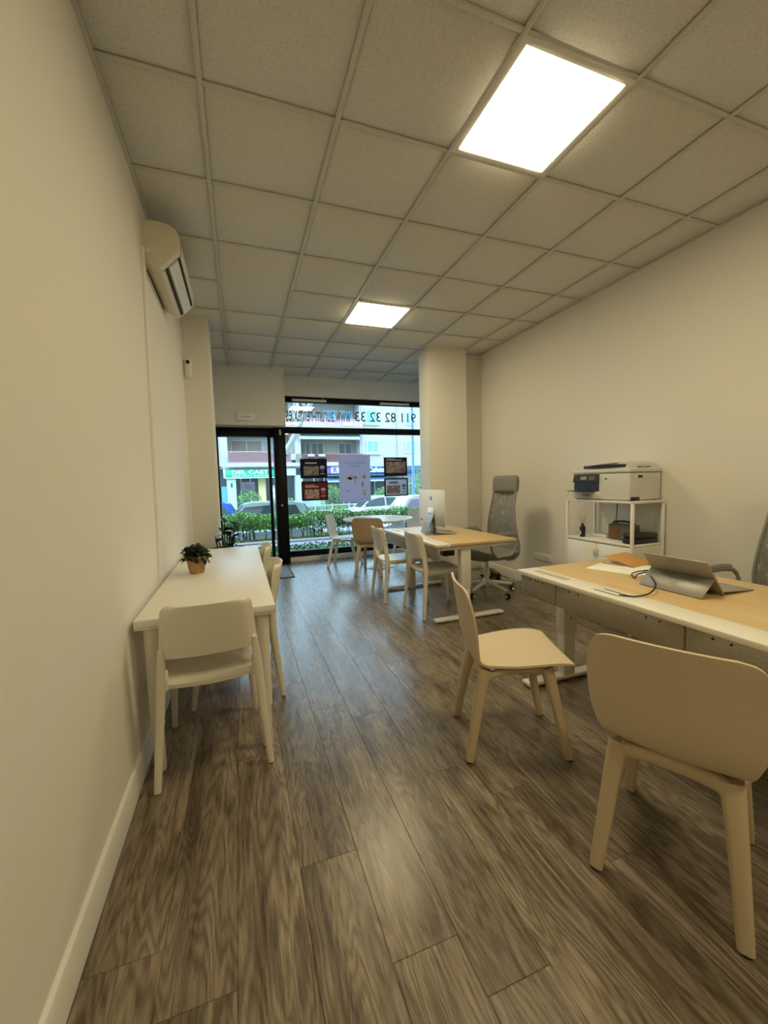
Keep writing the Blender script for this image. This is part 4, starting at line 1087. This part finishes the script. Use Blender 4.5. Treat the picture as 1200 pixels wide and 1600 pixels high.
# cars (local: nose toward -x)
def make_car(label, loc, L, Hh, paint, glass='car_glass', hatch=True, tail=True):
    t = thing('parked_car', label, 'car', loc, 0)
    Wd = 1.66
    low = [(0, .30), (.02, .52), (.10, .66), (.27*L, .84), (.40*L, .88), (.93*L, .92), (.985*L, .86), (L, .55), (.99*L, .30)]
    rings = []
    for y, s in ((-Wd/2, .94), (-Wd/2*.94, 1.0), (Wd/2*.94, 1.0), (Wd/2, .94)):
        rings.append([Vector(((p[0]-L/2)*(.97+.03*(s == 1.0)), y, .25+(p[1]-.25)*(.93+.07*(s == 1.0)))) for p in low])
    MB().loft(rings).build('body', paint, t, sharp=30)
    cab = [(.26*L, .83), (.44*L, Hh-.05), (.50*L, Hh), (.80*L, Hh-.01), (.88*L, Hh-.06), (.965*L, .90)]
    ys = ((-Wd/2*.80, 1), (Wd/2*.80, 1))
    MB().loft([[Vector((p[0]-L/2, yy*(1.08 if p[1] < 1 else .86), p[1])) for p in cab] for yy, _ in ys]).build('cabin', paint, t, sharp=30)
    gl = [(.30*L, .90), (.445*L, Hh-.12), (.64*L, Hh-.08), (.64*L, .93)]
    gr = [(.665*L, .93), (.665*L, Hh-.08), (.82*L, Hh-.10), (.90*L, .95)]
    for s in (-1, 1):
        for g_ in (gl, gr):
            MB().loft([[Vector((p[0]-L/2, s*Wd/2*.80*(1.075 if p[1] < 1 else .875)+s*e, p[1])) for p in g_] for e in (0, .012)]).build('side_window', glass, t, smooth=False)
    wsx = [(.275*L, .86), (.432*L, Hh-.07)]
    n_ = Vector((-(wsx[1][1]-wsx[0][1]), 0, (wsx[1][0]-wsx[0][0]))).normalized()*.012
    def scr(a, c, nm):
        n2 = Vector((-(c[1]-a[1]), 0, (c[0]-a[0]))).normalized()*.014
        if n2.z < 0: n2 = -n2
        q = [Vector((a[0]-L/2, -Wd/2*.74, a[1])), Vector((a[0]-L/2, Wd/2*.74, a[1])), Vector((c[0]-L/2, Wd/2*.66, c[1])), Vector((c[0]-L/2, -Wd/2*.66, c[1]))]
        MB().loft([q, [p+n2 for p in q]]).build(nm, glass, t, smooth=False)
    scr(wsx[0], wsx[1], 'windscreen'); scr((.955*L, .96), (.89*L, Hh-.10), 'rear_window')
    for x in (.18*L, .80*L):
        for s in (-1, 1):
            wh = MB().lathe([(0, -.1), (.24, -.1), (.30, -.07), (.30, .07), (.24, .1), (0, .1)], 22, (x-L/2, s*(Wd/2-.09), .30), 'Y').build('wheel', 'tyre', t)
            MB().lathe([(0, .0), (.17, .0), (.18, s*.012), (0, s*.012)], 18, (x-L/2, s*(Wd/2+.012), .30), 'Y').build('hubcap', 'silver', wh)
    for s in (-1, 1):
        MB().box((L/2-.04, s*(Wd/2-.13), .76), (.10, .22, .16), .03).build('tail_lamp', 'tail_red', t)
        MB().box((-L/2+.09, s*(Wd/2-.20), .60), (.12, .26, .10), .03).build('head_lamp', 'chrome', t)
        MB().box((.31*L-L/2, s*(Wd/2+.03), .93), (.10, .14, .09), .03).build('mirror', paint, t)
    MB().bb(L/2-.025, L/2+.012, -.26, .26, .50, .61, .003).build('number_plate', 'paper', t)
    return t
make_car('pale silver car parked right behind the hedge, seen through the door and window', (.78, 10.9, GZ), 3.7, 1.64, 'car_silver')
make_car('blue car parked beyond the hedge at the left edge of the glass door', (-1.35, 15.0, GZ), 3.8, 1.52, 'car_blue')
make_car('white hatchback parked across the street behind the map poster', (6.85, 18.4, GZ-.0), 3.4, 1.42, 'car_white')
make_car('white car with lilac reflection coloured into its windscreen, parked behind the hedge at the right of the window', (5.95, 11.3, GZ), 3.9, 1.64, 'car_white', 'car_glass_reflect')

# far planting and fence
def bush(label, c, r, n, seed, material='hedge2', size=.12):
    rg2 = random.Random(seed)
    t = thing('far_bush', label, 'bush', (c[0], c[1], GZ))
    pts = blob_points(n, (0, 0, c[2]-GZ), r, rg2, .35)
    tag(link('foliage', leaf_mesh(pts, size, .6, seed=seed), material, t), kind='stuff')
    b = MB()
    for i in range(4): b.tube([(rg2.uniform(-.1, .1), 0, 0), (rg2.uniform(-.3, .3)*r[0], 0, c[2]-GZ)], .03, 5)
    b.build('stems', 'twig', t)
bush('tall green bush across the street under the green shop sign', (1.0, 24.0, .25), (.75, .5, .75), 900, 31)
bush('low green bush across the street right of the green sign', (2.95, 23.6, .0), (1.0, .5, .5), 900, 32)
bush('rounded green bush across the street below the framed red notice', (6.0, 24.0, .35), (.8, .5, .8), 900, 33)
bush('rounded pale green bush across the street below the cafe sign', (9.7, 24.0, .35), (.9, .6, .6), 1000, 34)
bush('leafy green bush across the street at the right end of the window', (12.0, 25.0, .4), (1.3, .7, .8), 1200, 35)
bush('tall leafy tree crown across the street behind the blue pole', (14.6, 29.0, .9), (.8, .8, 1.5), 1200, 36)
t = thing('street_hedge', 'low green hedge along the far side of the street', 'hedge', (4.5, 22.4, GZ))
pts = [(rg.uniform(-7, 9), rg.uniform(-.35, .35), rg.uniform(.1, .75)+.06*math.sin(i)) for i in range(7000)]
tag(link('foliage', leaf_mesh(pts, .13, .6, seed=44), 'hedge2', t), kind='stuff')
t = thing('street_fence', 'low pale metal fence along the far hedge', 'fence', (4.5, 21.7, GZ))
for z in (.25, .55, .85): MB().bb(-7, 9, -.02, .02, z-.035, z+.035).build('rail', 'fence', t)
pm = MB().bb(-.035, .035, -.035, .035, 0, .95).mesh('fence_post')
for i in range(17): link('fence_post', pm, 'fence', t, (-7+i, 0, 0))
# pole, tree
t = thing('lamp_post', 'tall blue street lamp post at the right edge of the window', 'post', (7.27, 14.0, GZ))
MB().lathe([(.09, 0), (.10, .02), (.075, .8), (.06, 1.0), (.05, 6.5), (0, 6.5)], 14).build('post', 'pole_blue', t)
MB().tube(crv([(0, 0, 6.4), (0, -.3, 6.8), (0, -1.2, 7.0)], 5), .04, 8).build('lamp_arm', 'pole_blue', t)
MB().box((0, -1.5, 6.98), (.25, .7, .12), .04).build('lamp_head', 'pole_blue', t)
t = thing('street_tree', 'leaning pale-barked street tree in front of the balconies', 'tree', (1.95, 16.0, GZ))
MB().tube(crv([(0, 0, 0), (.1, 0, 1.5), (.28, 0, 3.1), (.72, 0, 3.95), (.95, 0, 4.4), (1.38, 0, 5.25), (1.9, 0, 6.1), (2.2, 0, 7.2)], 4), [.16-.003*i for i in range(29)], 10).build('trunk', 'trunk', t)
MB().tube(crv([(.92, 0, 4.3), (.94, .1, 4.8), (.90, .2, 5.6), (1.0, .2, 6.6)], 4), [.08-.003*i for i in range(13)], 8).build('branch', 'trunk', t)
MB().tube(crv([(1.38, 0, 5.25), (1.0, 0, 5.8), (.6, 0, 6.6)], 4), [.07-.004*i for i in range(9)], 8).build('branch', 'trunk', t)
pts = blob_points(900, (1.9, 0, 7.6), (1.2, 1.0, .7), random.Random(6), .2)
tag(link('foliage', leaf_mesh(pts, .16, .5, seed=6), 'hedge2', t), kind='stuff')

# apartment building
BY = 33.0
t = thing('apartment_building', 'pale brick apartment building with balconies across the street', 'building', (0, BY, GZ))
def bbp(name, x0, x1, y0, y1, z0, z1, material, par=None, bev=0.0):
    return MB().bb(x0, x1, y0, y1, z0-GZ, z1-GZ, bev, 1).build(name, material, par or t)
bbp('wall', -14, 10.9, 1.4, 1.8, GZ, 9.0, 'render_tan')
bbp('brick_wing', 10.9, 26, 0, 1.8, 2.75, 9.2, 'brick')
bbp('side_wing', -14, -.75, 0, 1.8, 2.65, 9.2, 'brick')
bbp('shop_ceiling', -14, 26, 0, 1.8, 2.6, 2.76, 'render_white')
for x0, x1 in ((-.75, -.28), (4.98, 5.46), (10.62, 10.92)):
    bbp('pillar', x0, x1, -.02, 1.4, 2.7, 9.0, 'render_white')
bbp('partition', 4.6, 4.98, .3, 1.4, 2.7, 9.0, 'render_tan')
for zb, zt in ((2.72, 3.02), (5.62, 6.0), (8.2, 8.6)):
    bbp('balcony_slab', -.35, 10.75, -.45, 1.4, zb, zt, 'render_white')
def railing(x0, x1, z0, z1, material):
    b = MB(); z0 -= GZ; z1 -= GZ
    b.bb(x0, x1, -.42, -.36, z1-.06, z1); b.bb(x0, x1, -.41, -.37, z0+.04, z0+.08)
    n = int((x1-x0)/.105)
    for i in range(n+1): b.bb(x0+(x1-x0)*i/n-.016, x0+(x1-x0)*i/n+.016, -.405, -.375, z0, z1)
    for s, e in ((x0, x0+.05), (x1-.05, x1)): b.bb(s, e, -.36, 1.0, z1-.06, z1)
    return b.build('balcony_railing', material, t, smooth=False)
railing(-.25, 4.60, 3.02, 3.94, 'rail_red')
railing(5.10, 10.72, 3.02, 3.72, 'rail_brown')
railing(5.45, 10.72, 6.0, 6.68, 'rail_red')
railing(-.25, 4.60, 6.0, 6.68, 'rail_red')
bbp('railing_panel', -.2, 4.55, -.33, -.31, 3.06, 3.86, 'rail_brown')
bbp('railing_panel', 5.5, 10.7, -.33, -.31, 6.05, 6.6, 'sign_pink')
bbp('railing_panel', 5.5, 10.7, -.33, -.31, 3.06, 3.66, 'rail_brown')
def window(x0, x1, z0, z1, y, pane, cols=2, frame='render_white', fr=.09):
    b = MB(); a, c = z0-GZ, z1-GZ
    b.bb(x0, x1, y-.06, y, c-fr, c); b.bb(x0, x1, y-.06, y, a, a+fr); b.bb(x0, x0+fr, y-.06, y, a+fr, c-fr); b.bb(x1-fr, x1, y-.06, y, a+fr, c-fr)
    for i in range(1, cols):
        xx = x0+(x1-x0)*i/cols; b.bb(xx-fr*.4, xx+fr*.4, y-.06, y, a+fr, c-fr)
    wn = b.build('window', frame, t, smooth=False)
    for i in range(cols):
        xa = x0+(x1-x0)*i/cols+fr*.5; xb = x0+(x1-x0)*(i+1)/cols-fr*.5
        MB().bb(xa, xb, y-.025, y-.005, a+fr*.8, c-fr*.8).build('pane', pane, wn, smooth=False)
    return wn
window(-.05, 2.45, 3.2, 5.0, 1.39, 'curtain', 2, fr=.07)
window(2.5, 4.5, 3.2, 5.0, 1.39, 'shutter', 2, fr=.07)
window(5.58, 6.5, 3.6, 4.85, 1.39, 'win_dark', 2, fr=.07)
window(6.55, 7.65, 3.6, 4.85, 1.39, 'win_dark', 2, fr=.07)
window(8.95, 10.25, 3.8, 4.85, 1.39, 'win_dark', 2)
window(5.9, 7.4, 6.2, 7.9, 1.39, 'shutter', 2)
window(7.7, 9.0, 6.2, 7.7, 1.39, 'win_blue', 2); window(9.2, 10.4, 6.2, 7.7, 1.39, 'win_blue', 1)
window(0.2, 2.4, 6.2, 7.9, 1.39, 'curtain', 2); window(2.6, 4.4, 6.2, 7.9, 1.39, 'win_dark', 2)
window(11.18, 12.38, 3.80, 4.96, -.005, 'win_blue', 2, fr=.13)
window(11.15, 12.32, 6.35, 7.60, -.005, 'win_blue', 2, fr=.10)
window(14.9, 16.0, 3.80, 4.96, -.005, 'win_blue', 2, fr=.13); window(14.9, 16.0, 6.35, 7.60, -.005, 'win_blue', 2, fr=.1)
window(-1.9, -.95, 3.6, 4.9, -.005, 'win_blue', 2); window(-1.9, -.95, 6.3, 7.6, -.005, 'win_blue', 2)
bbp('window_sill', 11.05, 12.5, -.14, 0, 3.68, 3.80, 'render_white')
bbp('window_sill', 11.05, 12.45, -.12, 0, 6.26, 6.35, 'render_white')
bbp('window_lintel', 11.1, 12.4, -.03, 0, 7.60, 7.76, 'shutter')
for x in (10.78, 14.1): MB().tube([(x, -.06, 3.6), (x, -.06, 9.9)], .035, 6).build('drain_pipe', 'shutter', t)
# scalloped awning over the middle balcony
b = MB(); zt, zb = 5.58-GZ, 4.98-GZ
n = 26; rows = [[], [], []]
for i in range(n*4+1):
    x = 5.3+5.2*i/(n*4)
    rows[0].append(Vector((x, .9, zt))); rows[1].append(Vector((x, -.40, zb+.14))); rows[2].append(Vector((x, -.42, zb+.03-.09*abs(math.sin(math.pi*i/4)))))
b.grid(rows, .02); b.build('awning', 'awning_grey', t, smooth=False)
MB().bb(5.3, 10.5, -.42, .9, 5.50-GZ, 5.60-GZ).build('awning_box', 'shutter', t, smooth=False)
for x in (6.2, 7.1):
    MB().box((x, -.55, 3.58-GZ), (.55, .22, .20), .04).build('planter_box', 'fence', t)
bbp('wall_cabinet', 4.55, 4.95, -.3, .3, 3.25, 3.75, 'render_white')
bbp('fallen_banner', 9.0, 9.9, -.46, -.44, 6.10, 6.38, 'sign_text')
bbp('banner_stripe', 9.25, 9.75, -.475, -.462, 6.18, 6.30, 'rail_red')
# ground floor shops
bbp('shop_glass', -14, 26, .9, 1.0, GZ, 2.6, 'win_dark')
for x in (-3.5, .6, 1.35, 2.9, 4.0, 5.2, 6.6, 7.5, 9.2, 10.6, 11.5, 12.15, 13.4, 15, 17):
    bbp('shop_mullion', x-.05, x+.05, .82, .9, GZ, 2.0, 'shop_pale')
bbp('shop_pillar', -.46, .22, .0, .9, GZ, 1.92, 'shop_pale')
bbp('shop_pillar', 4.9, 5.5, .0, .9, GZ, 2.0, 'shop_pale')
bbp('shop_panel', 1.95, 2.55, .76, .82, GZ, 1.9, 'shop_yellow')
bbp('shop_panel', 3.0, 3.9, .76, .82, -.1, 1.2, 'shop_pale')
bbp('shop_panel', -.9, -.5, .76, .82, GZ, 1.2, 'win_blue')
bbp('shop_panel', 5.6, 7.4, .70, .82, GZ, 1.4, 'shop_pale')
bbp('shop_door', 11.6, 12.1, .8, .82, GZ, 1.25, 'printer_dk'); bbp('shop_door', 12.2, 13.3, .8, .82, GZ, 1.25, 'win_dark')
for i in range(3):
    for k in range(2): bbp('shop_notice', 3.1+.28*i, 3.32+.28*i, .74, .76, .15+.45*k, .5+.45*k, 'paper')
lettering('shop_numeral', '1', (-.16, BY-33.02, 1.1-GZ), .12, .36, 'sign_navy', IN_ROT, t, bold=.03, depth=.01)
bbp('shop_canopy', 7.4, 17.5, -.95, .0, 1.84, 1.93, 'awning_blue')
b = MB(); b.prism([(-1.0, 1.45-GZ), (-.98, 1.42-GZ), (0, 1.88-GZ), (0, 1.93-GZ)], 'X', 7.4, 12.9); b.build('shop_awning', 'awning_blue', t, smooth=False)
bbp('awning_edge', 7.4, 12.9, -1.02, -.98, 1.33, 1.44, 'fence')
t2 = thing('shop_sign', 'green shop sign with white lettering seen through the glass door', 'sign', (-.55, BY-.12, 1.88))
MB().bb(0, 4.1, -.04, .08, 0, .66, .01, 1).build('board', 'sign_green', t2)
MB().bb(-.12, .02, -.06, .08, -.02, .68, .01, 1).build('end_cap', 'sign_text', t2); MB().bb(0, 4.1, -.06, .08, -.07, 0, .005, 1).build('lower_edge', 'sign_text', t2)
characters(t2, 'DEL CAST', (.50, -.055, .27), 2.80, .33, 'sign_text', IN_ROT, .035, .03)
lettering('lettering', 'GESTION INMOB', (.50, -.055, .06), 2.80, .14, 'sign_text', IN_ROT, t2, bold=.01, depth=.03)
t2 = thing('shop_sign', 'pale blank shop sign beside the green one', 'sign', (3.95, BY-.12, 1.98))
MB().bb(.1, 1.0, -.04, .08, 0, .55, .01, 1).build('board', 'sign_pale', t2); MB().bb(.04, 1.06, -.06, .08, .55, .60).build('upper_edge', 'shop_pale', t2)
t2 = thing('shop_sign', 'purple and pink shop sign left of the map poster', 'sign', (7.5, BY-.12, 2.04))
MB().bb(0, 1.5, -.04, .08, 0, .68, .01, 1).build('board', 'sign_purple', t2)
MB().bb(.42, 1.18, -.055, -.04, .05, .63, .01, 1).build('motif_panel', 'sign_pink', t2)
lettering('motif', 'R', (.62, -.07, .12), .36, .42, 'sign_purple', IN_ROT, t2, bold=.05, depth=.02)
t2 = thing('shop_sign', 'navy cafe sign with white lettering right of the map poster', 'sign', (9.05, BY-.12, 1.98))
MB().bb(0, 8.2, -.04, .08, 0, .66, .01, 1).build('board', 'sign_navy', t2)
characters(t2, 'Cafete', (2.15, -.055, .14), 1.62, .46, 'sign_text', IN_ROT, .03, .03)
MB().bb(0, 8.2, -.07, .08, .66, .71).build('upper_edge', 'awning_grey', t2)
